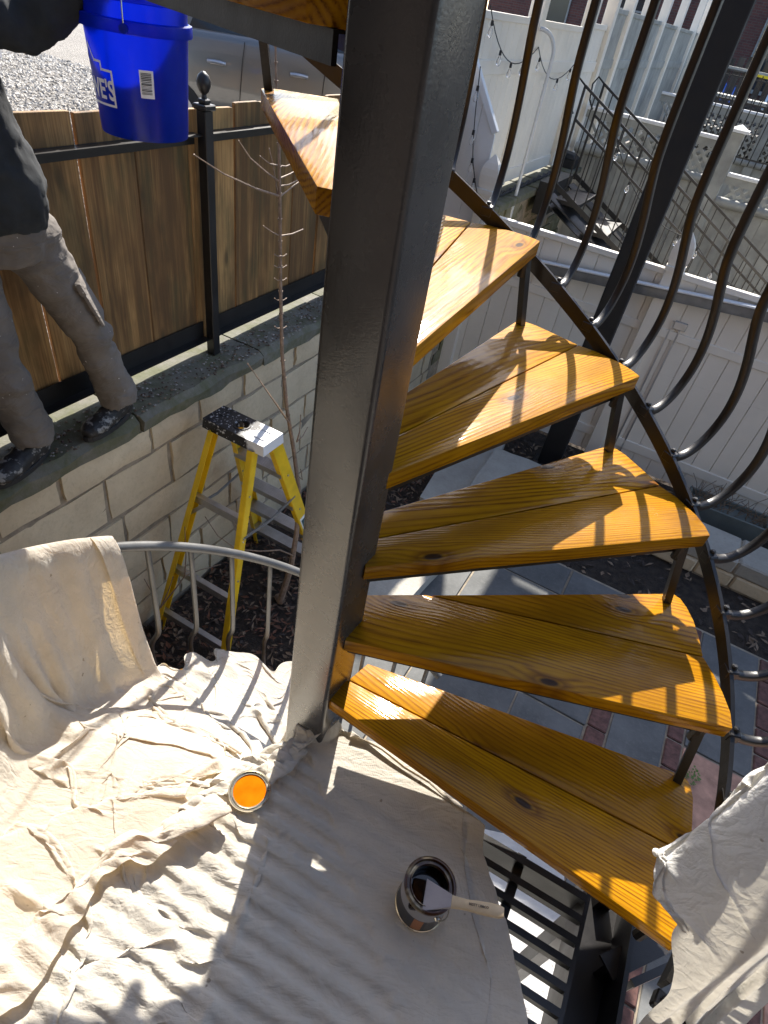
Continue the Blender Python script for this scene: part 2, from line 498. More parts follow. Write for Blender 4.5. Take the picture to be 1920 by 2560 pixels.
def baluster(th, z, low=False):
    b = link('baluster', bal_me2 if low else bal_me, MT['lowiron' if low else 'iron'], stair, pol(.937, th, z) - SO, (0, 0, th))
    link('lug', lug_me, MT['iron'], b)
for i in range(-4, 29):
    th = R(-18.0 + 7.45 * i + (17.8 + .2) * 0)
    th = R(-10.4 + 7.42 * i)
    if th < R(-33) or th > R(255): continue
    baluster(th, helix(th) - .040)
for i in range(0, 18):
    th = R(64 + 9.6 * i)
    baluster(th, lowrail(th) - .915, True)
# handrails
mb = MB(); mb.tube([pol(.956, R(a), helix(R(a)) + .885) - SO for a in range(-34, 262, 4)], .019, 10)
spart(mb, 'handrail', MT['iron'], smooth=True)
mb = MB(); mb.tube([pol(.952, R(a), lowrail(R(a))) - SO for a in range(60, 240, 3)], .0185, 12)
spart(mb, 'handrail', MT['lowiron'], smooth=True)
# landing: slat grating between channel beams
e1 = Vector((math.cos(R(-20.5)), math.sin(R(-20.5)), 0)); e2 = Vector((-e1.y, e1.x, 0))   # e1 along the slats
E0 = Vector((0.387, 0.652, LZ - .012))          # first slat passes here
land = MB()
def LP(a, b, z=0): return E0 + e1 * a - e2 * b + Vector((0, 0, z)) - SO
lf = MB()
lf.beam(LP(.275, -.03, -.05), LP(.275, 1.05, -.05), .010, .12)
lf.beam(LP(.385, -.10, -.05), LP(.385, 1.05, -.05), .010, .12)
lf.beam(LP(.33, -.08, -.112), LP(.33, 1.05, -.112), .12, .008)
lf.beam(LP(-.95, 1.05, -.05), LP(.38, 1.05, -.05), .05, .12)
lf.beam(pol(.10, R(240), LZ - .07) - SO, pol(1.0, R(236), LZ - .07) - SO, .008, .10)
lf.beam(LP(-.38, -.012, -.05), LP(.28, -.012, -.05), .006, .10)
lf.beam(LP(.11, -.02, -.012), LP(.11, 1.04, -.012), .022, .014)
lf.beam(LP(-.28, .24, -.026), LP(-.28, 1.04, -.026), .022, .014)
lfo = spart(lf, 'landing_frame', MT['black'])
for i in range(0, 22):
    sl_ = MB(); b_ = .048 * i
    # the slats end at the radial edge of the landing
    q_ = LP(0, b_, 0) + SO - AX; ed = Vector((math.cos(R(237)), math.sin(R(237)), 0)); nn_ = Vector((-ed.y, ed.x, 0))
    a0 = max(-1.3, (.05 - q_.dot(nn_)) / e1.dot(nn_))
    sl_.beam(LP(a0, b_, 0), LP(.272, b_, 0), .016, .022)
    spart(sl_, 'slat', MT['black'], parent=lfo)
# platform bottom-right: channels that carry the landing and the foot of the lower rail
def tow(px, py, z):
    """world point where the line of sight of a photo pixel meets height z (used for measuring only)"""
    v = cam2w(Vector((px - 960, py - 1280, FPX))); k = (z - CAMH) / v.z
    return Vector((0, 0, CAMH)) + v * k
g = MB()
a_, b_ = tow(1500, 2430, -.30), tow(1790, 2290, -.30)
g.beam(a_ - SO, b_ - SO, .012, .07); g.beam(a_ - SO + Vector((0, 0, .035)), b_ - SO + Vector((0, 0, .035)), .05, .008)
g2 = MB()
a_, b_ = tow(1560, 2470, -.30), tow(1870, 2330, -.30)
g2.beam(a_ - SO, b_ - SO, .012, .09); g2.beam(a_ - SO + Vector((0, 0, .045)), b_ - SO + Vector((0, 0, .045)), .016, .008)
spart(g, 'support_channel', MT['iron']); spart(g2, 'support_channel', MT['iron'])
g = MB()
g.tube([tow(1520, 2230, -.28) - SO, tow(1520, 2230, -.28) - SO + Vector((0, 0, -1.43))], .03, 4)
spart(g, 'support_leg', MT['black'])
# ================================================================== GROUND AND YARD
# patio bed, soil, alley
def yard_sheet(name, t0, t1, s0, s1, z, mat, kind='structure'):
    m_ = MB(); m_.add([ST(t0, s0, z), ST(t1, s0, z), ST(t1, s1, z), ST(t0, s1, z)], [(0, 1, 2, 3)])
    o = m_.build(name, mat); o['kind'] = kind; return o
def soil_mat():
    k = NT('dark_soil'); v = k.coord('Object', (1, 1, 1), False)
    n1 = k.noise(v, 18, 6, 0.7); n2 = k.noise(v, 90, 4, 0.7)
    k.P(Base_Color=k.ramp(n1, [(0.3, (0.018, 0.013, 0.010)), (0.7, (0.075, 0.055, 0.04))]), Roughness=0.95, Normal=k.bump(k.math('ADD', n1, n2), 0.9, 0.03))
    return k.m
MT['soil'] = soil_mat()
def gravel_mat():
    k = NT('pale_gravel'); v = k.coord('Object', (1, 1, 1), False)
    vo = k.n('ShaderNodeTexVoronoi', {'Vector': v, 'Scale': 55.0})
    n1 = k.noise(v, 1.2, 4, 0.6)
    c = k.mix(0.6, k.ramp(n1, [(0.3, (0.19, 0.17, 0.145)), (0.7, (0.30, 0.275, 0.24))]), k.ramp(k.n('ShaderNodeSeparateXYZ', {0: vo.outputs['Color']}).outputs[0], [(0, (0.11, 0.10, 0.085)), (1, (0.38, 0.355, 0.32))]))
    k.P(Base_Color=c, Roughness=0.95, Normal=k.bump(vo.outputs['Distance'], 0.8, 0.02))
    return k.m
MT['gravel'] = gravel_mat()
def blue_mat():
    k = NT('bluestone'); v = k.coord('Object', (1, 1, 1), True)
    n1 = k.noise(v, 3.0, 5, 0.65); n2 = k.noise(v, 40, 5, 0.7)
    c = k.ramp(n1, [(0.3, (0.075, 0.078, 0.076)), (0.7, (0.145, 0.148, 0.144))])
    c = k.mix(k.ramp(n2, [(0.5, 0), (0.8, 0.5)]), c, (0.19, 0.185, 0.175))
    k.P(Base_Color=c, Roughness=0.8, Normal=k.bump(n2, 0.25, 0.006)); return k.m
MT['blue'] = blue_mat()
def stone_mat(name, c1, c2, c3, moss=0.0):
    k = NT(name); v = k.coord('Object', (1, 1, 1), True)
    n1 = k.noise(v, 4.0, 5, 0.65); n2 = k.noise(v, 45, 5, 0.7)
    oi = k.n('ShaderNodeObjectInfo')
    c = k.mix(oi.outputs['Random'], c1, c2)
    c = k.mix(k.ramp(n1, [(0.4, 0.0), (0.75, 0.8)]), c, c3)
    c = k.mix(k.ramp(n2, [(0.5, 0.0), (0.85, 0.5)]), c, tuple(x * 0.55 for x in c2))
    if moss:
        g_ = k.noise(v, 6.5, 5, 0.7)
        c = k.mix(k.ramp(g_, [(0.36, 0.0), (0.62, moss)]), c, (0.075, 0.082, 0.022))
    k.P(Base_Color=c, Roughness=0.9, Normal=k.bump(n2, 0.45, 0.008, k.bump(n1, 0.3, 0.02))); return k.m
MT['stone'] = stone_mat('tan_ashlar', (0.67, 0.56, 0.385), (0.58, 0.475, 0.32), (0.46, 0.37, 0.245))
MT['cap'] = stone_mat('mossy_cap_stone', (0.20, 0.19, 0.16), (0.15, 0.14, 0.115), (0.10, 0.095, 0.075), 0.7)
MT['moss_stone'] = stone_mat('mossy_stone', (0.27, 0.24, 0.16), (0.20, 0.18, 0.12), (0.11, 0.10, 0.07), 0.75)
MT['pale_stone'] = stone_mat('pale_slab', (0.42, 0.40, 0.35), (0.36, 0.34, 0.29), (0.26, 0.24, 0.20))
MT['terra'] = simple('terracotta_paver', (0.42, 0.24, 0.17), 0.85, 0, 0.2, 14, 0.2, 60)

# the ground far off, low yards and the alley terrace
m = MB()
m.add([(-150, -40, GZ - .06), (150, -40, GZ - .06), (150, 220, GZ - .06), (-150, 220, GZ - .06)], [(0, 1, 2, 3)])
gr = m.build('ground', MT['soil']); gr['kind'] = 'structure'
soil = yard_sheet('garden_soil', -1.93, 4.0, -2.0, 5.28, GZ - .012, MT['soil'])
m = MB(); m.box((-150, -40, GZ), (-2.36, 150, -.36))
al = m.build('alley_gravel', MT['gravel'], loc=(0, 0, 0), rot=(0, 0, YROT)); al['kind'] = 'structure'

# --- patio: bluestone slabs with rows of bricks between them
rp = random.Random(3)
patio = MB(); patio.box((-.95, -1.6, GZ - .05), (3.6, 3.62, GZ - .004))
pat = patio.build('patio', MT['mortar'], rot=(0, 0, YROT)); pat['kind'] = 'structure'
def slab(t0, t1, s0, s1, mat, z=.0, h=.02, name='paving_slab', j=.006, bev=.003):
    m_ = MB(); j_ = j + rp.uniform(0, .003)
    w_, l_ = (t1 - t0) / 2 - j_, (s1 - s0) / 2 - j_
    m_.box((-w_, -l_, -h), (w_, l_, 0))
    m_.build(name, mat, pat, bevel=bev, loc=((t0 + t1) / 2, (s0 + s1) / 2, GZ + .006 + z + rp.uniform(-.003, .003)), rot=(rp.uniform(-.004, .004), rp.uniform(-.004, .004), rp.uniform(-.006, .006)))
cols_t = [(-.90, -.50), (-.50, .11), (.11, .53)]
for (a, b) in cols_t:
    s_ = -1.5 + rp.uniform(0, .2)
    for brk in ([0.62, 1.35, 2.42, 3.29, 3.6] if a < 0 else [.4, 1.5, 2.38, 3.29, 3.6]):
        slab(a, b, s_, brk, MT['blue']); s_ = brk
# cross row of bricks at s 2.38..2.48 for t .11-.53 is laid as a soldier course
def brick_row(t0, t1, s0, s1):
    n_ = max(1, round((s1 - s0) / .2)); q = (s1 - s0) / n_
    for i in range(n_): slab(t0, t1, s0 + i * q, s0 + (i + 1) * q, MT['brick'], .004, .03, 'brick', .004, .006)
for t0, t1 in ((.53, .65), (.96, 1.06), (1.44, 1.55)): brick_row(t0, t1, .2, 3.6)
for t0, t1 in ((.65, .96), (1.06, 1.44), (1.55, 2.2), (2.2, 2.9), (2.9, 3.55)):
    s_ = .2
    for brk in ([1.1, 2.1, 3.0, 3.6] if t0 < 1 else [.9, 1.7, 2.6, 3.6]):
        slab(t0, t1, s_, brk, MT['blue'] if not (1.0 < t0 < 1.5 and 1.7 <= s_ < 2.4 or t0 > 1.5 and s_ < .95) else MT['terra']); s_ = brk
for t0 in (.53, 1.0, 1.5, 2.0, 2.5, 3.0):
    for s0_ in (-1.5, -.93, -.36):
        slab(t0, min(t0 + .5, 3.55), s0_, s0_ + .56, MT['pale_stone'])

# --- retaining wall of tan ashlar with a mossy coping
rw = random.Random(11)
wall = thing('retaining_wall', 'tan ashlar stone retaining wall with mossy coping under the wooden fence', 'wall', ST(-1.93, 2.0, GZ), YROT)
WO = (-1.93, 2.0, GZ)
m = MB(WO); m.box((-2.36, -1.5, GZ - .05), (-1.9595, 5.26, -.42)); m.build('mortar_core', MT['mortar'], wall)
def stone_piece(t, s0, s1, z0, z1, mat, parent, org, name='stone', depth=.05, rough=.006, rr=rw):
    """a hewn block whose face looks to +t"""
    m_ = MB(); n_ = 3
    hs, hz = (s1 - s0) / 2, (z1 - z0) / 2
    vs, fs = [], []
    for i in range(n_ + 1):
        for j in range(n_ + 1):
            a, b = -hs + 2 * hs * i / n_, -hz + 2 * hz * j / n_
            ed = i in (0, n_) or j in (0, n_)
            vs.append((rr.uniform(-rough, rough) - (.010 if ed else 0), a + (rr.uniform(-.006, .006)), b + rr.uniform(-.006, .006)))
    for i in range(n_):
        for j in range(n_):
            p = i * (n_ + 1) + j
            fs.append((p, p + n_ + 1, p + n_ + 2, p + 1))
    ring = [i * (n_ + 1) for i in range(n_ + 1)] + [n_ * (n_ + 1) + j for j in range(1, n_ + 1)] + [i * (n_ + 1) + n_ for i in range(n_ - 1, -1, -1)] + [j for j in range(n_ - 1, 0, -1)]
    b0 = len(vs)
    for q in ring: vs.append((-depth, vs[q][1], vs[q][2]))
    L_ = len(ring)
    for q in range(L_): fs.append((ring[q], ring[(q + 1) % L_], b0 + (q + 1) % L_, b0 + q))
    m_.add(vs, fs)
    return m_.build(name, mat, parent, loc=(t - org[0], (s0 + s1) / 2 - org[1], (z0 + z1) / 2 - org[2]), smooth=True, ang=60)
def ashlar(t, s0, s1, z0, z1, hts, lens, mat, parent, org, rr, gap=.011, prouds=(.0, .012)):
    z = z0; i = 0
    while z < z1 - .02:
        h = min(rr.choice(hts), z1 - z)
        if z1 - z - h < .07: h = z1 - z
        s = s0 - rr.uniform(0, .3)
        while s < s1:
            l = rr.uniform(*lens)
            a, b = max(s, s0), min(s + l, s1)
            if b - a > .04:
                stone_piece(t + rr.uniform(*prouds), a + gap, b - gap, z + gap, z + h - gap, mat, parent, org, rr=rr)
            s += l
        z += h
ashlar(-1.945, -1.2, 5.25, GZ, -.42, (.17, .22, .26, .2), (.26, .58), MT['stone'], wall, WO, rw)
s_ = -1.5
while s_ < 5.2:
    l_ = rw.uniform(.55, 1.0); e_ = min(s_ + l_, 5.26)
    m_ = MB(); n_ = 10
    # coping slab with a ragged front edge
    vs, fs = [], []
    for i in range(n_ + 1):
        y = (-.5 + i / n_) * (e_ - s_ - .012)
        j1, j2 = rw.uniform(-.012, .012), rw.uniform(-.012, .012)
        vs += [(-.21, y, -.045), (.215 + j1, y, -.045), (.222 + j2, y, .012 + rw.uniform(-.006, .006)), (.19 + j2, y, .04 + rw.uniform(-.004, .004)), (-.21, y, .04)]
    for i in range(n_):
        for q in range(5): fs.append((i * 5 + q, i * 5 + (q + 1) % 5, i * 5 + 5 + (q + 1) % 5, i * 5 + 5 + q))
    fs += [(0, 1, 2, 3, 4), tuple(n_ * 5 + q for q in (4, 3, 2, 1, 0))]
    m_.add(vs, fs)
    m_.build('coping_stone', MT['cap'], wall, loc=(-2.145 - WO[0], (s_ + e_) / 2 - WO[1], -.38 - WO[2]), smooth=True, ang=35)
    s_ = e_

# --- wooden fence in a black steel frame
fence = thing('wooden_fence', 'weathered brown board fence framed in black steel on top of the stone wall', 'fence', ST(-2.17, 2.0, -.34), YROT)
FO = (-2.17, 2.0, -.34)
rf = random.Random(5)
s_ = -1.45
while s_ < 5.15:
    w_ = rf.choice((.22, .30, .26, .19))
    top = .79 + rf.uniform(-.012, .014)
    m_ = MB()
    c_ = rf.uniform(.001, .005)
    h = top + .285
    pts = [(-w_ / 2 + .002, 0), (w_ / 2 - .002, 0), (w_ / 2 - .002, h - c_ - rf.uniform(0, .004)), (w_ / 2 - .02, h), (-w_ / 2 + .02, h + rf.uniform(-.004, .004)), (-w_ / 2 + .002, h - c_)]
    vs = [(0, y, z) for y, z in pts] + [(-.02, y, z) for y, z in pts]
    n_ = len(pts)
    m_.add(vs, [tuple(range(n_)), tuple(range(2 * n_ - 1, n_ - 1, -1))] + [(i, n_ + i, n_ + (i + 1) % n_, (i + 1) % n_) for i in range(n_)])
    m_.build('board', MT['fence_wood'], fence, bevel=.0015, loc=(-2.167 + rf.uniform(-.005, .005) - FO[0], s_ + w_ / 2 - FO[1], -.285 - FO[2]), rot=(rf.uniform(-.006, .006), 0, 0))
    s_ += w_ + rf.uniform(.003, .007)
for z0, z1, nm in ((.655, .70, 'top_rail'), (-.25, -.165, 'bottom_rail')):
    for a, b in ((-1.45, .28), (.33, 2.305), (2.355, 4.25), (4.3, 5.15)):
        m_ = MB(FO); m_.box((-2.158, a, z0), (-2.152, b, z1)); m_.box((-2.151, a, z0 - .003), (-2.105, b, z0 + .003)) if nm == 'bottom_rail' else m_.box((-2.151, a, z1 - .007), (-2.105, b, z1 - .001))
        m_.build(nm, MT['iron'], fence)
for sp in (.305, 2.33, 4.275):
    m_ = MB(FO); m_.box((-2.135, sp - .025, -.34), (-2.085, sp + .025, .79)); po = m_.build('post', MT['black'], fence, bevel=.003)
    m_ = MB(FO); m_.box((-2.145, sp - .035, .79), (-2.075, sp + .035, .812)); m_.box((-2.13, sp - .02, .812), (-2.09, sp + .02, .83)); m_.build('post_cap', MT['black'], po, bevel=.004)
    m_ = MB(FO); m_.lathe([(0.0, .828), (.012, .83), (.010, .845), (.02, .855), (.029, .875), (.030, .892), (.022, .912), (.008, .924), (0, .926)], (-2.11, sp, 0), 16); m_.build('ball_finial', MT['black'], po, smooth=True)

# --- low white board fence across the yard (s = 5.3)
def vinyl_fence(name, label, mat, s, t0, t1, z0, ztop, bw, rails, grooves=True, post=(), posttop=None, org=None):
    r_ = thing(name, label, 'fence', ST((t0 + t1) / 2, s, z0), YROT)
    O_ = ((t0 + t1) / 2, s, z0)
    t = t0; n_ = 0
    me_c = {}
    while t < t1 - .01:
        w_ = min(bw, t1 - t)
        key = round(w_, 3)
        if key not in me_c:
            m_ = MB(); m_.box((-w_ / 2 + .0025, -.011, 0), (w_ / 2 - .0025, .011, ztop - z0 - .02)); me_c[key] = m_.mesh('board', .003)
        link('board', me_c[key], mat, r_, (t + w_ / 2 - O_[0], 0, .01))
        t += bw
    m_ = MB(O_); m_.box((t0, s + .004, z0 + .02), (t1, s + .008, ztop - .03)); m_.build('backing', mat, r_)
    for za, zb, dp in rails:
        m_ = MB(O_); m_.box((t0, s - dp, za), (t1, s + dp, zb)); m_.build('rail', mat, r_, bevel=.004)
    for tp, zt in post:
        m_ = MB(O_); m_.box((tp - .06, s - .06, z0), (tp + .06, s + .06, zt - .30)); po = m_.build('post', mat, r_, bevel=.006)
        m_ = MB(O_); m_.box((tp - .07, s - .07, zt - .305), (tp + .07, s + .07, zt - .27))
        prof_ = [(.062, 0), (.075, .05), (.078, .10), (.070, .15), (.052, .19), (.03, .22), (.006, .25)]
        for (ra, za), (rb, zb) in zip(prof_, prof_[1:]):
            m_.add([(tp - ra, s - .05 * ra / .078, zt - .27 + za), (tp + ra, s - .05 * ra / .078, zt - .27 + za), (tp + ra, s + .05 * ra / .078, zt - .27 + za), (tp - ra, s + .05 * ra / .078, zt - .27 + za),
                    (tp - rb, s - .05 * rb / .078, zt - .27 + zb), (tp + rb, s - .05 * rb / .078, zt - .27 + zb), (tp + rb, s + .05 * rb / .078, zt - .27 + zb), (tp - rb, s + .05 * rb / .078, zt - .27 + zb)],
                   [(0, 1, 5, 4), (1, 2, 6, 5), (2, 3, 7, 6), (3, 0, 4, 7), (4, 5, 6, 7)])
        m_.build('post_cap', mat, po)
    return r_, O_
lowf, LO = vinyl_fence('board_fence', 'low ivory board fence with gothic post caps across the yard', MT['vinyl'], 5.3, -1.84, 4.2, GZ, 0.0, .155,
    [(-.045, -.002, .03), (-.50, -.43, .022), (-1.55, -1.46, .022), (-.79 + -.0, -.78, .0115)], post=((-1.80, .44), (-.18, .30), (2.05, .30)))
m = MB(LO)
for zz, ww in ((0, .012),):
    a_, b_ = (-1.74, 5.235, -.315), (2.2, 5.235, .055)
    m.beam(a_, b_, .05, .075)
m.build('capping_rail', MT['grey_metal'], lowf, bevel=.008, seg=2, smooth=True)
m = MB(LO)
m.beam((-1.74, 5.225, -.268), (2.2, 5.225, .102), .055, .016); m.build('capping_trim', MT['white'], lowf, bevel=.004)
for tt in (-.02, .05):
    m = MB(LO); m.beam((tt, 5.283, GZ + .05), (tt, 5.283, -.35), .012, .01, (0, 1, 0)); m.build('gate_edge', MT['alu'], lowf)
m = MB(LO); m.box((-.01, 5.26, -.40), (.09, 5.285, -.34)); m.build('latch', MT['alu'], lowf, bevel=.003)

# sloped panel between the tall alley fence and the low fence
slp = thing('sloped_fence_panel', 'white fence panel with a steeply sloping top beside the gothic post', 'fence', ST(-2.1, 5.32, -.35), YROT)
PO_ = (-2.1, 5.32, -.35)
m = MB(PO_)
for i in range(5):
    ta, tb = -2.62 + i * .155, -2.62 + (i + 1) * .155 - .004
    za, zb = .55 + (-1.86 - ta) * 1.40, .55 + (-1.86 - tb) * 1.40
    m_ = MB(PO_)
    m_.add([(ta, 5.31, -.36), (tb, 5.31, -.36), (tb, 5.31, zb), (ta, 5.31, za), (ta, 5.33, -.36), (tb, 5.33, -.36), (tb, 5.33, zb), (ta, 5.33, za)],
           [(0, 1, 2, 3), (7, 6, 5, 4), (0, 4, 5, 1), (1, 5, 6, 2), (2, 6, 7, 3), (3, 7, 4, 0)])
    m_.build('board', MT['white'], slp, bevel=.002)
m = MB(PO_); m.beam((-2.63, 5.32, 1.65), (-1.85, 5.32, .555), .05, .05, (0, 1, 0)); m.build('top_rail', MT['white'], slp, bevel=.004)
m = MB(PO_); m.box((-2.62, 5.30, -.30), (-1.87, 5.309, -.18)); m.build('bottom_rail', MT['white'], slp)

# --- tall ivory fence along the alley, on the neighbour's mossy wall
tall = thing('tall_board_fence', 'tall ivory board fence standing on the mossy stone wall along the alley', 'fence', ST(-2.2, 7.4, -.07), YROT)
TO = (-2.2, 7.4, -.07)
tb_me = {}
def tall_seg(root, O_, s0, s1, z0, zmid, z1, mat, bw=.155, t=-2.2):
    s = s0
    while s < s1 - .02:
        w_ = min(bw, s1 - s)
        m_ = MB(); m_.box((-.011, -w_ / 2 + .003, 0), (.011, w_ / 2 - .003, z1 - z0 - .06))
        link('board', m_.mesh('board', .003), mat, root, (t - O_[0], s + w_ / 2 - O_[1], z0 + .03 - O_[2]))
        s += bw
    m_ = MB(O_); m_.box((t - .006, s0, z0 + .05), (t - .002, s1, z1 - .05)); m_.build('backing', mat, root)
    for za, zb in ((z0, z0 + .12), (zmid - .10, zmid), (z1 - .05, z1)):
        m_ = MB(O_); m_.box((t - .025, s0, za), (t + .025, s1, zb)); m_.build('rail', mat, root, bevel=.003)
def tall_post(root, O_, s, z0, zt, mat, t=-2.2, w_=.065, cap=True):
    m_ = MB(O_); m_.box((t - w_, s - w_, z0), (t + w_, s + w_, zt)); po = m_.build('post', mat, root, bevel=.005)
    if cap:
        m_ = MB(O_)
        m_.box((t - w_ - .02, s - w_ - .02, zt), (t + w_ + .02, s + w_ + .02, zt + .03))
        m_.add([(t - w_ - .01, s - w_ - .01, zt + .03), (t + w_ + .01, s - w_ - .01, zt + .03), (t + w_ + .01, s + w_ + .01, zt + .03), (t - w_ - .01, s + w_ + .01, zt + .03), (t, s, zt + .09)], [(0, 1, 4), (1, 2, 4), (2, 3, 4), (3, 0, 4)])
        m_.build('post_cap', mat, po)
for a, b in ((5.4, 6.64), (6.78, 8.45)): tall_seg(tall, TO, a, b, -.07, .97, 1.27, MT['vinyl'])
for s_p, zt in ((6.71, 1.95), (8.52, 1.95), (9.4, 2.0)): tall_post(tall, TO, s_p, -.07, zt, MT['vinyl'])
tall_seg(tall, TO, 8.59, 9.33, -.07, .97, 1.32, MT['vinyl'])
far = thing('far_board_fence', 'farther ivory board fence with capped posts and dusty grey panels', 'fence', ST(-2.2, 12.5, -.2), YROT)
FO2 = (-2.2, 12.5, -.2)
fs_ = (10.3, 11.5, 12.9, 14.6, 16.8, 17.6)
for i, s_p in enumerate(fs_): tall_post(far, FO2, s_p, -.2, 1.75 + .08 * i, MT['vinyl'])
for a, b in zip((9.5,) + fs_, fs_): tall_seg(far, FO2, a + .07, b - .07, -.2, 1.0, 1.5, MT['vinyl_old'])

nw = thing('mossy_wall', 'mossy green stone wall under the tall ivory fence', 'wall', ST(-2.2, 7.2, GZ), YROT)
NO = (-2.2, 7.2, GZ)
m = MB(NO); m.box((-2.36, 5.36, GZ - .05), (-1.995, 9.2, -.20)); m.build('core', MT['mortar'], nw)
ashlar(-1.99, 5.4, 9.2, GZ, -.2, (.10, .13, .16), (.3, .7), MT['moss_stone'], nw, NO, rw, .006, (-.01, .025))
s_ = 5.38
while s_ < 9.2:
    e_ = min(s_ + rw.uniform(.4, .75), 9.25)
    m_ = MB(); m_.box((-.21, -(e_ - s_) / 2 + .006, -.035), (.21, (e_ - s_) / 2 - .006, .035))
    m_.build('coping_stone', MT['cap'], nw, bevel=.01, loc=(-2.13 - NO[0], (s_ + e_) / 2 - NO[1], -.155 + rw.uniform(-.01, .01) - NO[2]))
    s_ = e_
# twisted rope of vine along the foot of the fence
m = MB()
for q in (0, math.pi):
    m.tube([ST(-2.06 + .016 * math.cos(i * .7 + q), 6.0 + i * .045, -.095 + .016 * math.sin(i * .7 + q)) for i in range(52)], .014, 6)
o = m.build('rope', MT['rubber'], smooth=True); tag(o, 'dark twisted rope lying along the foot of the tall ivory fence', 'rope')
bx = thing('bait_box', 'black plastic box with sloping lid at the end of the mossy wall', 'box', ST(-2.08, 8.95, -.12), YROT)
m = MB(); m.prism([(-.13, -.12), (.12, -.12), (.12, .12), (-.13, .12)], 0, .11); m.build('body', MT['rubber'], bx, bevel=.012, seg=2)
m = MB(); m.add([(-.14, -.13, .112), (.13, -.13, .112), (.13, .13, .112), (-.14, .13, .112), (-.10, -.09, .18), (.07, -.09, .165), (.07, .09, .165), (-.10, .09, .18)],
    [(3, 2, 1, 0), (4, 5, 6, 7), (0, 1, 5, 4), (1, 2, 6, 5), (2, 3, 7, 6), (3, 0, 4, 7)]); m.build('lid', MT['rubber'], bx, bevel=.008)

# grey conduit with a bend at the top, standing on the mossy wall
m = MB(); pts = [ST(-1.97, 6.72, -.45), ST(-1.97, 6.72, .2), ST(-1.97, 6.72, .95)]
for a in range(0, 100, 12):
    pts.append(ST(-1.97 - .13 * (1 - math.cos(R(a))), 6.72 - .10 * (1 - math.cos(R(a))), 1.02 + .19 * math.sin(R(a))))
m.tube(pts, .017, 10); o = m.build('conduit', MT['pvc'], smooth=True); tag(o, 'grey plastic conduit bent over at the top before the tall ivory fence', 'pipe')

# --- tall black post of the upper deck
dp = thing('deck_post', 'tall square black steel post standing in the soil before the low fence', 'post', ST(-.46, 4.78, GZ), YROT)
m = MB(); m.box((-.095, -.05, 0), (.095, .05, 5.2)); m.build('shaft', MT['post'], dp, bevel=.012, seg=2)
m = MB(); m.box((-.14, -.11, -.01), (.14, .11, .015)); m.build('base_plate', MT['post'], dp, bevel=.004)

# the house behind the landing and the deck overhead, out of view, that shade the stair
MT['house_brick'] = simple('painted_brick', (0.07, 0.055, 0.05), .9, 0, .2, 4)
m = MB(); m.box((-1.95, -1.9, GZ), (7.5, -1.5, 7.5)); o = m.build('house_wall', MT['house_brick'], rot=(0, 0, YROT)); o['kind'] = 'structure'
m = MB(); m.box((-14, -13, -.4), (-6.2, -1.0, 7.0)); o = m.build('alley_building', MT['house_brick'], rot=(0, 0, YROT)); o['kind'] = 'structure'  # unseen building, added to block the sky behind on the left
m = MB()
for i in range(11): m.box((-1.9, -1.48 + i * .145, 2.42), (4.6, -1.48 + i * .145 + .138, 2.46))
o = m.build('upper_deck', MT['grey_wood'], rot=(0, 0, YROT)); o['kind'] = 'structure'

# unseen deck above the frame, added to shade the black stair and this patio
m = MB()
for i in range(13): m.box((-2.3, 6.3 + i * .146, 2.50), (4.6, 6.3 + i * .146 + .14, 2.54))
for t_ in (-2.2, -.6, 1.0, 2.6, 4.4): m.box((t_ - .04, 6.3, 2.34), (t_ + .04, 8.19, 2.498))
o = m.build('added_shade_deck', MT['grey_wood'], rot=(0, 0, YROT)); o['kind'] = 'structure'
# ================================================================== CLOTHS (small position-based cloth solver)
def vnoise(P, sc, seed=0.0):
    out = np.empty(P.shape[:2])
    for i in range(P.shape[0]):
        for j in range(P.shape[1]):
            p = P[i, j] * sc
            out[i, j] = noise.noise(Vector((p[0] + seed, p[1] - seed, p[2] + seed * .5)))
    return out
def pbd(P, scale_i, scale_j, collide, iters=260, pin=None, g=4.5e-4, damp=.90, bend=.25, fric=.65):
    """P: m x n x 3 start surface. Rest lengths are the start lengths times scale_i / scale_j (arrays or floats)."""
    P = P.astype(np.float64).copy()
    V = np.zeros_like(P)
    def L(a, b): return np.linalg.norm(P[b] - P[a], axis=2)
    S = slice
    cons = []
    def addc(a, b, sc, k):
        l = L(a, b)
        if isinstance(sc, np.ndarray): sc = sc[a]
        cons.append((a, b, l * sc, k))
    A = S(None)
    addc((S(0, -1), A), (S(1, None), A), scale_i, .5)
    addc((A, S(0, -1)), (A, S(1, None)), scale_j, .5)
    sd = (scale_i + scale_j) / 2
    addc((S(0, -1), S(0, -1)), (S(1, None), S(1, None)), sd, .3)
    q = (S(1, None), S(0, -1)), (S(0, -1), S(1, None))
    cons.append((q[0], q[1], L(*q) * (sd[q[0]] if isinstance(sd, np.ndarray) else sd), .3))
    addc((S(0, -2), A), (S(2, None), A), scale_i, bend * .4)
    addc((A, S(0, -2)), (A, S(2, None)), scale_j, bend * .4)
    P0 = P.copy()
    for it in range(iters):
        V *= damp
        V[..., 2] -= g
        Q = P + V
        for rep in range(2):
            for a, b, l0, k in cons:
                d = Q[b] - Q[a]
                l = np.sqrt((d * d).sum(2)) + 1e-9
                c = d * ((l - l0) / l * (k * .5))[..., None]
                Q[a] += c
                Q[b] -= c
            if pin is not None: Q[pin] = P0[pin]
        h = collide(Q)
        hit = Q[..., 2] < h
        if hit.any():
            Q[..., 2] = np.where(hit, h, Q[..., 2])
            for ax in (0, 1): Q[..., ax] = np.where(hit, P[..., ax] + (Q[..., ax] - P[..., ax]) * (1 - fric), Q[..., ax])
        V = Q - P
        sp = np.linalg.norm(V, axis=2, keepdims=True)
        V *= np.minimum(1, .012 / (sp + 1e-9))
        P = Q
    return P
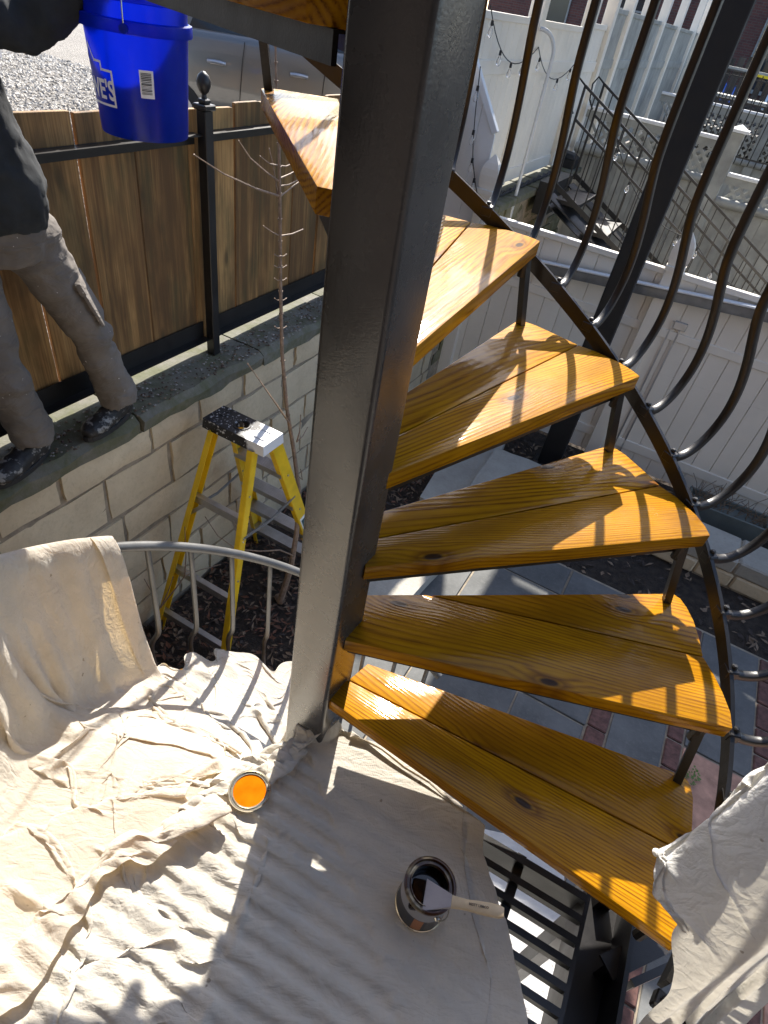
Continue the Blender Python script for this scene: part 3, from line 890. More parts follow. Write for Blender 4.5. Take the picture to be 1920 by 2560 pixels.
def grid_obj(name, P, mat, sub=1, uvx=True):
    m_, n_ = P.shape[:2]
    c = P.reshape(-1, 3).mean(0); c[2] = P[..., 2].min()
    vs = (P.reshape(-1, 3) - c).tolist()
    fs = [(i * n_ + j, i * n_ + j + 1, (i + 1) * n_ + j + 1, (i + 1) * n_ + j) for i in range(m_ - 1) for j in range(n_ - 1)]
    me = bpy.data.meshes.new(name); me.from_pydata(vs, [], fs)
    bm = bmesh.new(); bm.from_mesh(me); bmesh.ops.recalc_face_normals(bm, faces=bm.faces); bm.to_mesh(me); bm.free()
    me.shade_smooth()
    o = link(name, me, mat, None, tuple(c))
    if sub:
        md = o.modifiers.new('subdivision', 'SUBSURF'); md.levels = sub; md.render_levels = sub
    return o

SL0 = LZ + .0
def stair_h(x, y):
    """height of what the cloth lies on"""
    dx, dy = x - AX.x, y - AX.y
    r = np.hypot(dx, dy)
    th = np.degrees(np.arctan2(dy, dx)) % 360
    th = th + np.degrees(np.arcsin(np.clip(.044 / np.maximum(r, .07), 0, 1)))
    k = (235.5 - th) / 24.273
    k = np.where(th > 300, 0, k)
    f = np.floor(k) + 1
    fr = k - np.floor(k)
    st = np.clip(f, 0, 7)
    # soften the step edge a little
    edge = np.clip((fr - .0) / .06, 0, 1)
    z = LZ - RISE * (st - 1 + edge)
    z = np.where(k > 2.2, np.maximum(z, LZ - RISE * (k - .15)), z)      # wadded cloth fills the steps further down
    z = np.where(k < 0, LZ, z)
    z = np.maximum(z, GZ)
    # slats: the cloth sags between them on the landing
    b = -((x - E0.x) * e2.x + (y - E0.y) * e2.y)
    ph = (b / .048) % 1.0
    sag = np.where((ph > .22) & (ph < .78), -.010, 0.0)
    z = np.where((k < 0), z + sag, z)
    z = np.where(r > .945, GZ, z)
    # the column pushes the cloth up round its foot
    z = np.where(r < .078, z + .045 * np.clip((.078 - r) / .014, 0, 1), z)
    return z + .006
def layer(shape):
    i, j = np.meshgrid(np.arange(shape[0]), np.arange(shape[1]), indexing='ij')
    return .00012 * j + .00005 * i + .0008 * np.sin(i * 1.7 + j * 2.3)
def coll_stair(Q): return stair_h(Q[..., 0], Q[..., 1]) + layer(Q.shape[:2])

def lerp(a, b, t): return a + (b - a) * t
def sstep(t):
    t = np.clip(t, 0, 1); return t * t * (3 - 2 * t)

# --- cloth on the landing and spread over the lower steps
def landing_cloth():
    m_, n_ = 205, 150
    # right boundary of the cloth on the landing and left boundary across the lower steps, as curves from the column outwards
    P = np.zeros((m_, n_, 3))
    a0, a1 = 100.0, 342.0
    edge_pts = [(0.0, .050), (.10, .30)]
    for i in range(m_):
        th = R(lerp(a0, a1, i / (m_ - 1)))
        # outer reach by angle
        deg = math.degrees(th)
        if deg < 232: ro = .915 + .008 * math.sin(deg * .21)
        elif deg < 300: ro = lerp(.90, .93, (deg - 232) / 68)
        else: ro = lerp(.90, .50, sstep((deg - 300) / 36.0)) if deg < 336 else lerp(.50, .13, (deg - 336) / 6)
        for j in range(n_):
            r = lerp(.058, ro, j / (n_ - 1))
            P[i, j, 0] = AX.x + r * math.cos(th); P[i, j, 1] = AX.y + r * math.sin(th)
    # the photographed edge on the landing
    H0 = stair_h(P[..., 0], P[..., 1])
    # smooth helical ramp for the start
    k = (232 - np.linspace(a0, a1, m_)) / 24.273
    ramp = LZ - RISE * np.clip(k + .35, 0, 7)
    P[..., 2] = np.maximum(H0, ramp[:, None]) + .03
    nz = vnoise(P, 5.5, 3.1) * .05 + vnoise(P, 12, 8.1) * .03
    P[..., 2] += nz * np.where(np.linspace(a0, a1, m_) < 262, 1.0, .35)[:, None] + .03
    # spare cloth: much on the left where it is bunched, little on the landing
    degs = np.linspace(a0, a1, m_)
    ex = np.where(degs < 258, 1.34, 1.03)
    ex = np.convolve(np.pad(ex, 8, mode='edge'), np.ones(17) / 17, 'valid')
    si = np.repeat(ex[:, None], n_, 1) + .02 * vnoise(P, 3.0, 5.0)
    sj = np.repeat((1 + (ex - 1) * .75)[:, None], n_, 1)
    hem = (degs > 285)[:, None] * (np.arange(n_) > n_ * .84)[None, :]
    sj = sj + hem * .16; P[..., 2] += hem * (.02 + .02 * vnoise(P, 9, 2.2))
    return pbd(P, si, sj, coll_stair, 230, None, 4e-4, .90, .22, .55)
PL = landing_cloth()
cl = grid_obj('drop_cloth', PL, MT['canvas'], 1)
tag(cl, 'crumpled off-white canvas drop cloth spread over the landing and lower steps', 'drop cloth')
def cloth_z(x, y):
    d = (PL[..., 0] - x) ** 2 + (PL[..., 1] - y) ** 2
    i = np.argsort(d.ravel())[:12]
    return float(PL[..., 2].ravel()[i].max())

# --- cloth hung over the lower handrail
def rail_cloth():
    m_, n_ = 130, 120
    P = np.zeros((m_, n_, 3))
    pin = np.zeros((m_, n_), bool)
    outn = 16
    for i in range(m_):
        u = i / (m_ - 1)
        th = lerp(R(146.5), R(238), u) if i >= 10 else R(146.5) + R(5.5) * (1 - i / 10.0)
        zr = lowrail(th)
        foot_z = float(stair_h(np.array(AX.x + .6 * math.cos(th)), np.array(AX.y + .6 * math.sin(th))))
        for j in range(n_):
            if j < outn:
                q = (outn - j) / outn
                r, z = .986 + .012 * q, zr + .054 * (1 - q) - .42 * q
            elif j == outn:
                r, z = .956, zr + .068
            else:
                q = (j - outn) / (n_ - 1 - outn)
                # slack curve from the rail inwards and down on to the steps
                r = .924 - .62 * q ** 1.25 * (1.0 if u > .15 else lerp(.85, 1.0, u / .15))
                zz = zr - (zr - foot_z - .03) * (1 - (1 - min(1, q / .72)) ** 1.6)
                z = zz + (.042 if j == outn + 1 else 0)
            if i < 10 and j > outn: r -= .012 * min(1, (10 - i) / 4) + .02 * (10 - i) / 10 * min(1, (j - outn) / 30)
            P[i, j] = pol(r, th - R(7) * max(0, (j - outn) / n_) * (1 - u), z)
        pin[i, outn] = True
    n1 = vnoise(P, 5.0, 1.7) * .022 + vnoise(P, 15.0, 4.7) * .012
    P[..., 0] += n1 * .7; P[..., 1] -= n1 * .7; P[..., 2] += n1
    pin[:, outn - 1] = True; pin[:, outn + 1] = True
    def coll(Q):
        h = stair_h(Q[..., 0], Q[..., 1]) + .03 + layer(Q.shape[:2])
        dx, dy = Q[..., 0] - AX.x, Q[..., 1] - AX.y
        r = np.hypot(dx, dy)
        return np.where(r > .9, -9.0, h)
    return pbd(P, 1.17, 1.08, coll, 200, pin, 4e-4, .9, .22, .5)
PR = rail_cloth()
rc = grid_obj('drop_cloth', PR, MT['canvas2'], 1)
tag(rc, 'cream canvas drop cloth hung over the curved lower handrail, its edge folded', 'drop cloth')

# --- white fleece cloth over the foot of the upper rail
def fleece():
    m_, n_ = 90, 90
    a_, b_ = tow(1735, 2290, .20), tow(2080, 2040, .50)
    ax = (b_ - a_).normalized(); sd = ax.cross(Vector((0, 0, 1))).normalized()
    P = np.zeros((m_, n_, 3))
    for i in range(m_):
        for j in range(n_):
            u, v = i / (m_ - 1), (j / (n_ - 1) - .5) * 2
            c = a_ + ax * lerp(-.035, .60, u)
            y = lerp(-.16, .46, (v + 1) / 2)
            p = c + sd * y
            P[i, j] = (p.x, p.y, c.z + .09 + (.03 if abs(v) < .3 else 0))
    P[..., 2] += vnoise(P, 9, 2.0) * .02
    def coll(Q):
        rx, ry = Q[..., 0] - a_.x, Q[..., 1] - a_.y
        axy = Vector((ax.x, ax.y)); ll = axy.length; axy /= ll
        al = rx * axy.x + ry * axy.y; ac = -rx * axy.y + ry * axy.x
        zc = a_.z + al / ll * ax.z
        rr = .085
        ins = (np.abs(ac) < rr) & (al > -.02)
        h1 = np.where(ins, zc + np.sqrt(np.maximum(rr * rr - ac * ac, 0)) - .03, -9)
        h2 = np.where((al > -.25), -.42, -9)
        return np.maximum(h1, h2)
    return pbd(P, 1.04, 1.04, coll, 240, None, 6e-4, .92, .3, .6)
PF = fleece()
fc = grid_obj('fleece_cloth', PF, MT['towel'], 1)
tag(fc, 'white fleece cloth hung over the foot of the upper railing', 'cloth')

# --- sheet lying on the patio under the landing
def low_sheet():
    m_, n_ = 70, 70
    P = np.zeros((m_, n_, 3))
    for i in range(m_):
        for j in range(n_):
            P[i, j] = (lerp(.15, 1.15, i / 69), lerp(.05, 1.30, j / 69), GZ + .035)
    P[..., 2] += np.abs(vnoise(P, 6, 6.0)) * .07
    return pbd(P, 1.06, 1.06, lambda Q: np.full(Q.shape[:2], GZ + .014), 140, None, 4e-4, .9, .2, .5)
o = grid_obj('drop_cloth', low_sheet(), MT['towel'], 1)
tag(o, 'bright white drop cloth lying on the patio below the landing slats', 'drop cloth')

# ================================================================== PAINT CAN, LID, BRUSH
cpos = Vector((.245, .470)); cz_ = cloth_z(cpos.x, cpos.y) - .002
can = thing('paint_can', 'open can of dark wood stain standing on the drop cloth', 'paint can', (cpos.x, cpos.y, cz_), R(35))
def label_mat():
    k = NT('can_label'); v = k.coord('Object', (1, 1, 1), False)
    sp = k.n('ShaderNodeSeparateXYZ', {0: v})
    ang = k.math('ARCTAN2', sp.outputs[1], sp.outputs[0])
    n1 = k.noise(v, 26, 4, .6)
    lowp = k.math('LESS_THAN', sp.outputs[2], .070)
    base = k.mix(lowp, (0.30, 0.30, 0.31), (0.030, 0.030, 0.033))
    org = k.math('MULTIPLY', k.math('LESS_THAN', k.math('ABSOLUTE', k.math('ADD', ang, 2.35)), .20), k.math('MULTIPLY', k.math('LESS_THAN', sp.outputs[2], .068), k.math('GREATER_THAN', sp.outputs[2], .012)))
    base = k.mix(org, base, (0.40, 0.15, 0.045))
    pic = k.math('MULTIPLY', k.math('LESS_THAN', k.math('ABSOLUTE', k.math('ADD', ang, 1.3)), .72), lowp)
    base = k.mix(k.math('MULTIPLY', pic, k.ramp(n1, [(.4, 0), (.65, .8)])), base, (0.16, 0.14, 0.12))
    k.P(Base_Color=base, Roughness=.4); return k.m
MT['label'] = label_mat()
rc_ = .0530
m = MB(); m.lathe([(0, .002), (rc_ - .002, .002), (rc_, .004), (rc_, .116)], n=48); m.build('body', MT['label'], can, smooth=True)
m = MB(); m.lathe([(rc_, .116), (rc_ + .002, .118), (rc_ + .002, .124), (rc_ - .001, .1265), (rc_ - .004, .1265), (rc_ - .006, .119), (rc_ - .010, .119), (rc_ - .0115, .1235), (rc_ - .013, .1235), (rc_ - .0135, .112)], n=48)
def rim_mat():
    k = NT('stained_rim'); v = k.coord('Object', (1, 1, 1), False); n1 = k.noise(v, 30, 3, .5)
    k.P(Base_Color=k.ramp(n1, [(.50, (0.055, 0.018, 0.004)), (.66, (0.34, 0.27, 0.16))]), Metallic=k.ramp(n1, [(.50, 0.0), (.66, 0.8)]), Roughness=.3); return k.m
MT['rim'] = rim_mat()
m.build('rim', MT['rim'], can, smooth=True)
m = MB(); m.lathe([(0, .090), (rc_ - .012, .090), (rc_ - .0128, .094), (rc_ - .0128, .1225)], n=48); m.build('stain', MT['dark_liquid'], can)
m = MB(); m.lathe([(rc_ + .0005, .004), (rc_ + .0022, .006), (rc_ + .0022, .009), (rc_ + .0005, .011)], n=48); m.build('bottom_seam', MT['tin'], can, smooth=True)
for q in (R(80), R(260)):
    m = MB(); m.tube([(rc_ * math.cos(q), rc_ * math.sin(q), .098), ((rc_ + .006) * math.cos(q), (rc_ + .006) * math.sin(q), .098)], .007, 12); m.build('ear', MT['tin'], can)
m = MB(); m.tube([((rc_ + .007) * math.cos(R(80 - 180 * i / 20)) , (rc_ + .007) * math.sin(R(80 - 180 * i / 20)), .098 - .075 * math.sin(math.pi * i / 20)) for i in range(21)], .0014, 6); m.build('bail', MT['tin'], can, smooth=True)

def text_mesh(body, size, extrude=0.0, bold=False):
    cu = bpy.data.curves.new('txt', 'FONT'); cu.body = body; cu.size = size; cu.extrude = extrude; cu.align_x = 'CENTER'; cu.align_y = 'CENTER'
    if bold: cu.offset = size * .025
    cu.resolution_u = 3
    ob = bpy.data.objects.new('txt', cu); COL.objects.link(ob)
    dg = bpy.context.evaluated_depsgraph_get()
    me = bpy.data.meshes.new_from_object(ob.evaluated_get(dg))
    bpy.data.objects.remove(ob); bpy.data.curves.remove(cu)
    return me

MT['ink'] = simple('black_ink', (0.015, 0.014, 0.014), .6)
MT['paper'] = simple('white_print', (0.80, 0.80, 0.80), .5, 0, .03)
MT['pale_wood'] = simple('pale_maple', (0.66, 0.50, 0.30), .45, 0, .12, 20)
# brush leaning in the can, handle out over the rim
brush = thing('paint_brush', 'paint brush with pale wooden handle resting in the open can', 'brush', (cpos.x + .03, cpos.y + .0, cz_ + .064))
br = Matrix.Rotation(R(-6), 4, 'Z') @ Matrix.Rotation(R(-16), 4, 'Y')
brush.matrix_world = Matrix.Translation((cpos.x + .016, cpos.y - .022, cz_ + .121)) @ br
m = MB()
hp = [(.030, .0125, .006), (.045, .0105, .0062), (.06, .0098, .0066), (.085, .0115, .0075), (.110, .0122, .0078), (.125, .0118, .0075), (.1345, .0085, .006)]
vs, fs = [], []
for x, hw, hh in hp:
    for k_ in range(12):
        a = 2 * math.pi * k_ / 12
        ca, sa = math.cos(a), math.sin(a)
        vs.append((x, hw * math.copysign(abs(ca) ** .6, ca), hh * math.copysign(abs(sa) ** .6, sa)))
for i in range(len(hp) - 1):
    for k_ in range(12): fs.append((i * 12 + k_, i * 12 + (k_ + 1) % 12, (i + 1) * 12 + (k_ + 1) % 12, (i + 1) * 12 + k_))
fs += [tuple(range(11, -1, -1)), tuple((len(hp) - 1) * 12 + k_ for k_ in range(12))]
m.add(vs, fs); m.build('handle', MT['pale_wood'], brush, smooth=True)
m = MB(); m.add([(-.026, -.031, -.0085), (.03, -.012, -.0058), (.03, .012, -.0058), (-.026, .031, -.0085), (-.026, -.031, .0085), (.03, -.012, .0058), (.03, .012, .0058), (-.026, .031, .0085)],
    [(0, 1, 2, 3), (7, 6, 5, 4), (0, 4, 5, 1), (1, 5, 6, 2), (2, 6, 7, 3), (3, 7, 4, 0)])
MT['mauve'] = simple('greyish_brush_shoulder', (0.36, 0.31, 0.29), .5, 0, .1, 20)
m.build('shoulder', MT['mauve'], brush, bevel=.002, seg=2)
m = MB(); m.box((-.055, -.029, -.0065), (-.0265, .029, .0065)); m.build('bristles', MT['dark_liquid'], brush, bevel=.003)
tm = text_mesh('BESTT LIEBCO', .0062, 0, True)
o = link('lettering', tm, MT['ink'], brush, (.085, .0, .0088), (0, 0, 0))

# lid full of orange stain
lx, ly = -.186, .637
lid = thing('can_lid', 'round can lid holding orange stain on the drop cloth', 'lid', (lx, ly, cloth_z(lx, ly) - .003))
m = MB(); m.lathe([(0, .0), (.030, .0), (.043, .001), (.049, .004), (.051, .008), (.050, .0105), (.047, .0105), (.0455, .006), (.043, .0045), (.041, .0085), (.0395, .0085), (.039, .003), (0, .003)], n=48); m.build('pan', MT['tin'], lid, smooth=True)
k = NT('orange_stain_liquid'); v_ = k.coord('Object', (1, 1, 1), False)
k.P(Base_Color=k.ramp(k.noise(v_, 30, 2, .5), [(.3, (0.50, 0.105, 0.002)), (.7, (0.64, 0.15, 0.003))]), Roughness=.05, Specular_IOR_Level=.9, Normal=k.bump(k.noise(v_, 35, 2, .5), .10, .004))
m = MB(); m.lathe([(0, .0062), (.0388, .0062)], n=48); m.build('stain', k.m, lid)

# ================================================================== STEPLADDER
LT, LS = -1.62, 1.97
lad = thing('stepladder', 'yellow fibreglass stepladder with paint-spattered black top in the garden bed', 'ladder', ST(LT, LS, GZ), YROT)
def lp(t, s, z): return Vector((t - LT, s - LS, z - GZ))
ZT = -.415
def rail_of(side, back):
    top = lp(LT + side * .135, LS + (-.07 if back else .08), ZT - .05)
    bot = lp(LT + side * (.255 if back else .27), 1.50 if back else 2.46, GZ + .0)
    return top, bot
for back in (True, False):
    for side in (-1, 1):
        a_, b_ = rail_of(side, back)
        mb = MB()
        w1, w2 = (.030, .045) if back else (.030, .075)
        up_ = Vector((1, 0, 0))
        d_ = (b_ - a_).normalized(); y_ = d_.cross(up_).normalized()
        mb.beam(a_, b_, w2, .005, up_)                                  # web
        for q in (-1, 1): mb.beam(a_ + y_ * q * w2 / 2 - up_ * side * w1 / 2, b_ + y_ * q * w2 / 2 - up_ * side * w1 / 2, .005, w1, up_)
        rl = mb.build('rail', MT['yellow'], lad)
        for f_ in ((.18, .36, .55, .74) if back else (.22, .45, .67, .9)):
            mb = MB(); p_ = a_.lerp(b_, f_); mb.tube([p_ + up_ * side * .001, p_ + up_ * side * .008], .006, 8); mb.build('rivet', MT['alu'], rl)
        if back:
            for f_ in (.27, .30, .62, .66, .9):
                mb = MB(); p_ = a_.lerp(b_, f_) - y_ * (w2 / 2 + .0035); mb.tube([p_, p_ + y_ * .006], .005, 8); mb.build('rivet', MT['black'], rl)
def lay(f, back, side): 
    a_, b_ = rail_of(side, back); return a_.lerp(b_, f)
for f in (.2, .415, .63, .845):
    a_, b_ = lay(f, False, -1), lay(f, False, 1)
    mb = MB(); mb.beam(a_ + Vector((.004, 0, 0)), b_ - Vector((.004, 0, 0)), .078, .006)
    mb.beam(a_ + Vector((.004, -.039, -.014)), b_ + Vector((-.004, -.039, -.014)), .004, .03)
    mb.beam(a_ + Vector((.004, .039, -.014)), b_ + Vector((-.004, .039, -.014)), .004, .03)
    for q in range(-3, 4): mb.beam(a_ + Vector((.005, q * .010, .004)), b_ + Vector((-.005, q * .010, .004)), .003, .003)
    mb.build('step', MT['alu'], lad)
for f in (.30, .66, .90):
    a_, b_ = lay(f, True, -1), lay(f, True, 1)
    mb = MB(); mb.beam(a_ + Vector((.004, 0, 0)), b_ - Vector((.004, 0, 0)), .008, .045); mb.beam(a_ + Vector((.004, .012, .022)), b_ + Vector((-.004, .012, .022)), .03, .004); mb.build('brace', MT['alu'], lad)
for side in (-1, 1):
    a_, b_ = lay(.36, False, side), lay(.36, True, side)
    mid = (a_ + b_) / 2 + Vector((0, 0, -.03))
    mb = MB(); mb.beam(a_, mid, .006, .016); mb.beam(mid, b_, .006, .016); mb.build('spreader', MT['grey_metal'], lad)
    a_, b_ = lay(.30, True, side), lay(.36, True, side)
    mb = MB(); mb.beam(lay(.30, True, side) - Vector((side * .09, 0, 0)), lay(.38, True, side), .02, .004, (0, 1, 0)); mb.build('corner_brace', MT['alu'], lad)
    for back in (True, False):
        b_ = lay(1, back, side); mb = MB(); mb.box(tuple(b_ + Vector((-.022, -.035, -.0))), tuple(b_ + Vector((.022, .035, .06)))); mb.build('foot', MT['rubber'], lad, bevel=.004)
def spatter():
    k = NT('paint_spattered_plastic'); v = k.coord('Object', (1, 1, 1), False)
    n1 = k.noise(v, 11, 3, .5); n2 = k.noise(v, 60, 4, .7); sp = k.n('ShaderNodeSeparateXYZ', {0: v})
    g = k.math('ADD', k.math('MULTIPLY', sp.outputs[0], 4.2), k.math('MULTIPLY', n1, 1.1))
    a = k.math('MAXIMUM', k.ramp(g, [(.78, 0.0), (.90, .92)]), k.ramp(n2, [(.58, 0), (.62, .75)]))
    k.P(Base_Color=k.mix(a, (0.012, 0.013, 0.016), (0.74, 0.75, 0.76)), Roughness=.38); return k.m
MT['spatter'] = spatter()
# top cap: rounded tray with a skirt, a round hole and a square recess
def ladder_cap():
    hw, hd = .185, .078
    mb = MB()
    n_ = 24; hole = .034; hc = (-.005, 0)
    outer = []
    for i in range(n_):
        a = 2 * math.pi * i / n_ + math.pi / n_
        ca, sa = math.cos(a), math.sin(a)
        sc_ = 1 / max(abs(ca) / hw, abs(sa) / hd)
        outer.append((ca * sc_, sa * sc_))
    inner = [(hc[0] + hole * math.cos(2 * math.pi * i / n_ + math.pi / n_), hc[1] + hole * math.sin(2 * math.pi * i / n_ + math.pi / n_)) for i in range(n_)]
    vs = [(x, y, 0) for x, y in outer] + [(x, y, 0) for x, y in inner] + [(x * 1.02, y * 1.05, -.055) for x, y in outer] + [(x, y, -.035) for x, y in inner]
    fs = []
    for i in range(n_):
        j = (i + 1) % n_
        fs += [(i, j, n_ + j, n_ + i), (j, i, 2 * n_ + i, 2 * n_ + j), (n_ + i, n_ + j, 3 * n_ + j, 3 * n_ + i)]
    mb.add(vs, fs); return mb
cap = ladder_cap().build('top_cap', MT['spatter'], lad, loc=(0, .005, ZT - GZ))
m = MB(); m.lathe([(.036, .001), (.037, .004), (.044, .004), (.045, .001)], (-.005, 0, 0), 24); m.build('hole_rim', MT['spatter'], cap, smooth=True)
m = MB()
for a_, b_ in (((.095, -.035), (.155, -.035)), ((.155, -.035), (.155, .035)), ((.155, .035), (.095, .035)), ((.095, .035), (.095, -.035))): m.beam((*a_, .002), (*b_, .002), .006, .004)
m.build('tray_rim', MT['spatter'], cap)
m = MB(); m.lathe([(.016, .001), (.017, .003), (.022, .003), (.023, .001)], (-.13, 0.02, 0), 20); m.build('tool_hole_rim', MT['spatter'], cap)
lb = MB(); p_ = lay(.56, False, 1); d_ = (lay(.75, False, 1) - lay(.45, False, 1)).normalized()
lb.beam(p_ - d_ * .07 + Vector((.0035, 0, 0)), p_ + d_ * .07 + Vector((.0035, 0, 0)), .055, .0015, (1, 0, 0)); lb.build('sticker', MT['paper'], lad)
lb = MB(); lb.beam(p_ - d_ * .05 + Vector((.005, 0, 0)), p_ + d_ * .02 + Vector((.005, 0, 0)), .04, .0015, (1, 0, 0)); lb.build('sticker_print', simple('green_blue_print', (0.03, 0.09, 0.10), .4), lad)
# ================================================================== PERSON AND BUCKET
def Y(t, s, z): return ST(t, s, z)
PB = Y(-2.0, 1.28, -.335)
person = thing('person', 'person in dark hooded sweatshirt and grey-brown work trousers holding a blue bucket on the wall', 'person', PB)
def loft(mb, path, n=16):
    """path: list of (centre, rx, ry, axis_x) rings"""
    vs, fs = [], []
    N = len(path)
    cs = [Vector(p[0]) for p in path]
    for i, (c, rx, ry, ax_) in enumerate(path):
        d = (cs[min(i + 1, N - 1)] - cs[max(i - 1, 0)]).normalized()
        x = Vector(ax_); x = (x - d * x.dot(d)).normalized(); y = d.cross(x)
        for k_ in range(n):
            a = 2 * math.pi * k_ / n
            vs.append(cs[i] + x * rx * math.cos(a) + y * ry * math.sin(a))
    for i in range(N - 1):
        for k_ in range(n): fs.append((i * n + k_, i * n + (k_ + 1) % n, (i + 1) * n + (k_ + 1) % n, (i + 1) * n + k_))
    fs += [tuple(range(n - 1, -1, -1)), tuple((N - 1) * n + k_ for k_ in range(n))]
    return mb.add([v - PB for v in vs], fs)
def fused(mb, name, mat, parent, vox=.012, wr=.0, wsc=.06, smooth_it=6):
    o = mb.build(name, mat, parent)
    md = o.modifiers.new('fuse', 'REMESH'); md.mode = 'VOXEL'; md.voxel_size = vox; md.use_smooth_shade = True
    sm = o.modifiers.new('smooth', 'SMOOTH'); sm.iterations = smooth_it; sm.factor = .5
    if wr:
        for i_, (s_, q_) in enumerate(((wsc, wr), (wsc * .35, wr * .45))):
            tx = bpy.data.textures.new(name + '_folds', 'CLOUDS'); tx.noise_scale = s_; tx.noise_depth = 2
            dm = o.modifiers.new('folds', 'DISPLACE'); dm.texture = tx; dm.strength = q_; dm.mid_level = .5; dm.texture_coords = 'GLOBAL'
    return o
fx = (Y(.5, -.87, 0) - Y(0, 0, 0)).normalized()       # the way the person faces
sx = Vector((-fx.y, fx.x, 0))                          # person's left
hipL, kneL, ankL = Y(-2.02, 1.335, .50), Y(-1.955, 1.475, .10), Y(-1.985, 1.575, -.235)
hipR, kneR, ankR = Y(-2.05, 1.12, .50), Y(-1.975, 1.10, .09), Y(-2.0, 1.165, -.235)
def trouser_mat():
    k = NT('grey_brown_twill'); v = k.coord('Object', (1, 1, 1), False)
    n1 = k.noise(v, 5, 5, .6); n2 = k.noise(v, 300, 2, .5); n3 = k.math('ABSOLUTE', k.math('SUBTRACT', k.noise(k.n('ShaderNodeMapping', {'Vector': v, 'Rotation': (0.5, 0.3, 0), 'Scale': (7, 7, 18)}).outputs[0], 1.0, 3, .55, 1.2), .5))
    sp = k.ramp(k.noise(v, 70, 1, .4), [(.775, 0), (.79, .8)])
    c = k.ramp(n1, [(.3, (0.110, 0.096, 0.084)), (.7, (0.185, 0.163, 0.142))])
    c = k.mix(sp, c, (0.6, 0.58, 0.55))
    k.P(Base_Color=c, Roughness=.9, Normal=k.bump(n2, .15, .001, k.bump(n3, .7, .02))); return k.m
MT['trouser'] = trouser_mat()
MT['sweat'] = simple('charcoal_fleece', (0.022, 0.026, 0.030), .95, 0, .3, 8, .3, 60)
tr = MB()
pel = (hipL + hipR) / 2
loft(tr, [(pel + Vector((0, 0, -.06)), .15, .125, sx), (pel + Vector((0, 0, .04)), .175, .14, sx), (pel + Vector((0, 0, .14)), .172, .135, sx), (pel + Vector((0, 0, .22)), .16, .125, sx)])
for h_, k_, a_ in ((hipL, kneL, ankL), (hipR, kneR, ankR)):
    d1 = k_ - h_; d2 = a_ - k_
    base = [(h_ + Vector((0, 0, .04)), .098, .108, sx), (h_ + d1 * .2, .096, .104, sx), (h_ + d1 * .55, .088, .09, sx), (h_ + d1 * .85, .078, .08, sx), (k_, .074, .078, sx), (k_ + d2 * .3, .072, .08, sx), (k_ + d2 * .7, .076, .082, sx), (k_ + d2 * .86, .078, .086, sx), (k_ + d2 * .97, .076, .090, sx)]
    rl_ = random.Random(int(h_.x * 1000)); rings_ = []
    for i_ in range(len(base) - 1):
        for q_ in range(4):
            f_ = q_ / 4; c0, c1 = base[i_], base[i_ + 1]; g_ = i_ + f_
            am = .035 + .05 * (math.exp(-((g_ - 4) / 1.0) ** 2) + math.exp(-((g_ - 7.6) / .9) ** 2) + .7 * math.exp(-(g_ / .8) ** 2))
            w_ = 1 + am * rl_.choice((-1, 1)) * rl_.uniform(.4, 1)
            off = (sx * rl_.uniform(-1, 1) + fx * rl_.uniform(-1, 1)) * .10 * am
            tilt = (sx + fx * rl_.uniform(-.5, .5) + Vector((0, 0, rl_.uniform(-.35, .35)))).normalized()
            rings_.append((c0[0].lerp(c1[0], f_) + off, lerp(c0[1], c1[1], f_) * w_, lerp(c0[2], c1[2], f_) * w_, tilt))
    rings_.append(base[-1]); loft(tr, rings_, 20)
trs = fused(tr, 'trousers', MT['trouser'], person, .009, .020, .10, 3)
# cargo pocket with its flap
pk = MB(); c_ = (hipL * .42 + kneL * .58) + sx * .078 - fx * .02
for (w_, h_, dz, th_) in ((.060, .075, -.02, .007), (.064, .024, .065, .011)):
    z_ = (hipL - kneL).normalized(); n_ = (sx - fx * .35).normalized(); x_ = z_.cross(n_).normalized(); n_ = x_.cross(z_)
    vs = [c_ + z_ * dz + x_ * a * w_ + z_ * b * h_ + n_ * q * th_ - PB for q in (-1, 1) for a, b in ((-1, -1), (1, -1), (1, 1), (-1, 1))]
    pk.add(vs, [(3, 2, 1, 0), (4, 5, 6, 7), (0, 1, 5, 4), (1, 2, 6, 5), (2, 3, 7, 6), (3, 0, 4, 7)])
pko = pk.build('cargo_pocket', MT['trouser'], person, bevel=.008, seg=2, smooth=True)
# sweatshirt
sw = MB()
hem = pel + Vector((0, 0, .06))
che = Y(-2.06, 1.17, .93); shl = Y(-2.08, 1.14, 1.12)
loft(sw, [(hem + Vector((0, 0, -.01)), .178, .142, sx), (hem + Vector((0, 0, .03)), .198, .162, sx), (hem + Vector((0, 0, .12)), .200, .165, sx), (hem.lerp(che, .65), .195, .155, sx), (che, .20, .145, sx), (shl, .185, .12, sx), (shl + Vector((0, 0, .06)), .10, .08, sx)], 20)
shoL, elbL, wriL = shl + sx * .165 + Vector((0, 0, -.01)), Y(-1.90, 1.385, 1.07), Y(-1.735, 1.575, 1.235)
shoR, elbR, wriR = shl - sx * .165 + Vector((0, 0, -.01)), Y(-2.12, .90, .88), Y(-2.03, .80, .66)
for a_, b_, c2 in ((shoL, elbL, wriL), (shoR, elbR, wriR)):
    loft(sw, [(a_ - (b_ - a_) * .15, .075, .078, (0, 0, 1)), (a_, .088, .085, (0, 0, 1)), (a_.lerp(b_, .5), .080, .076, (0, 0, 1)), (b_, .074, .070, (0, 0, 1)), (b_.lerp(c2, .5), .066, .062, (0, 0, 1)), (b_.lerp(c2, .85), .054, .05, (0, 0, 1)), (b_.lerp(c2, .97), .040, .038, (0, 0, 1))], 16)
loft(sw, [(shl + Vector((0, 0, .03)), .12, .10, sx), (shl + Vector((0, 0, .09)), .105, .095, sx), (shl + Vector((0, 0, .12)), .085, .08, sx)], 16)
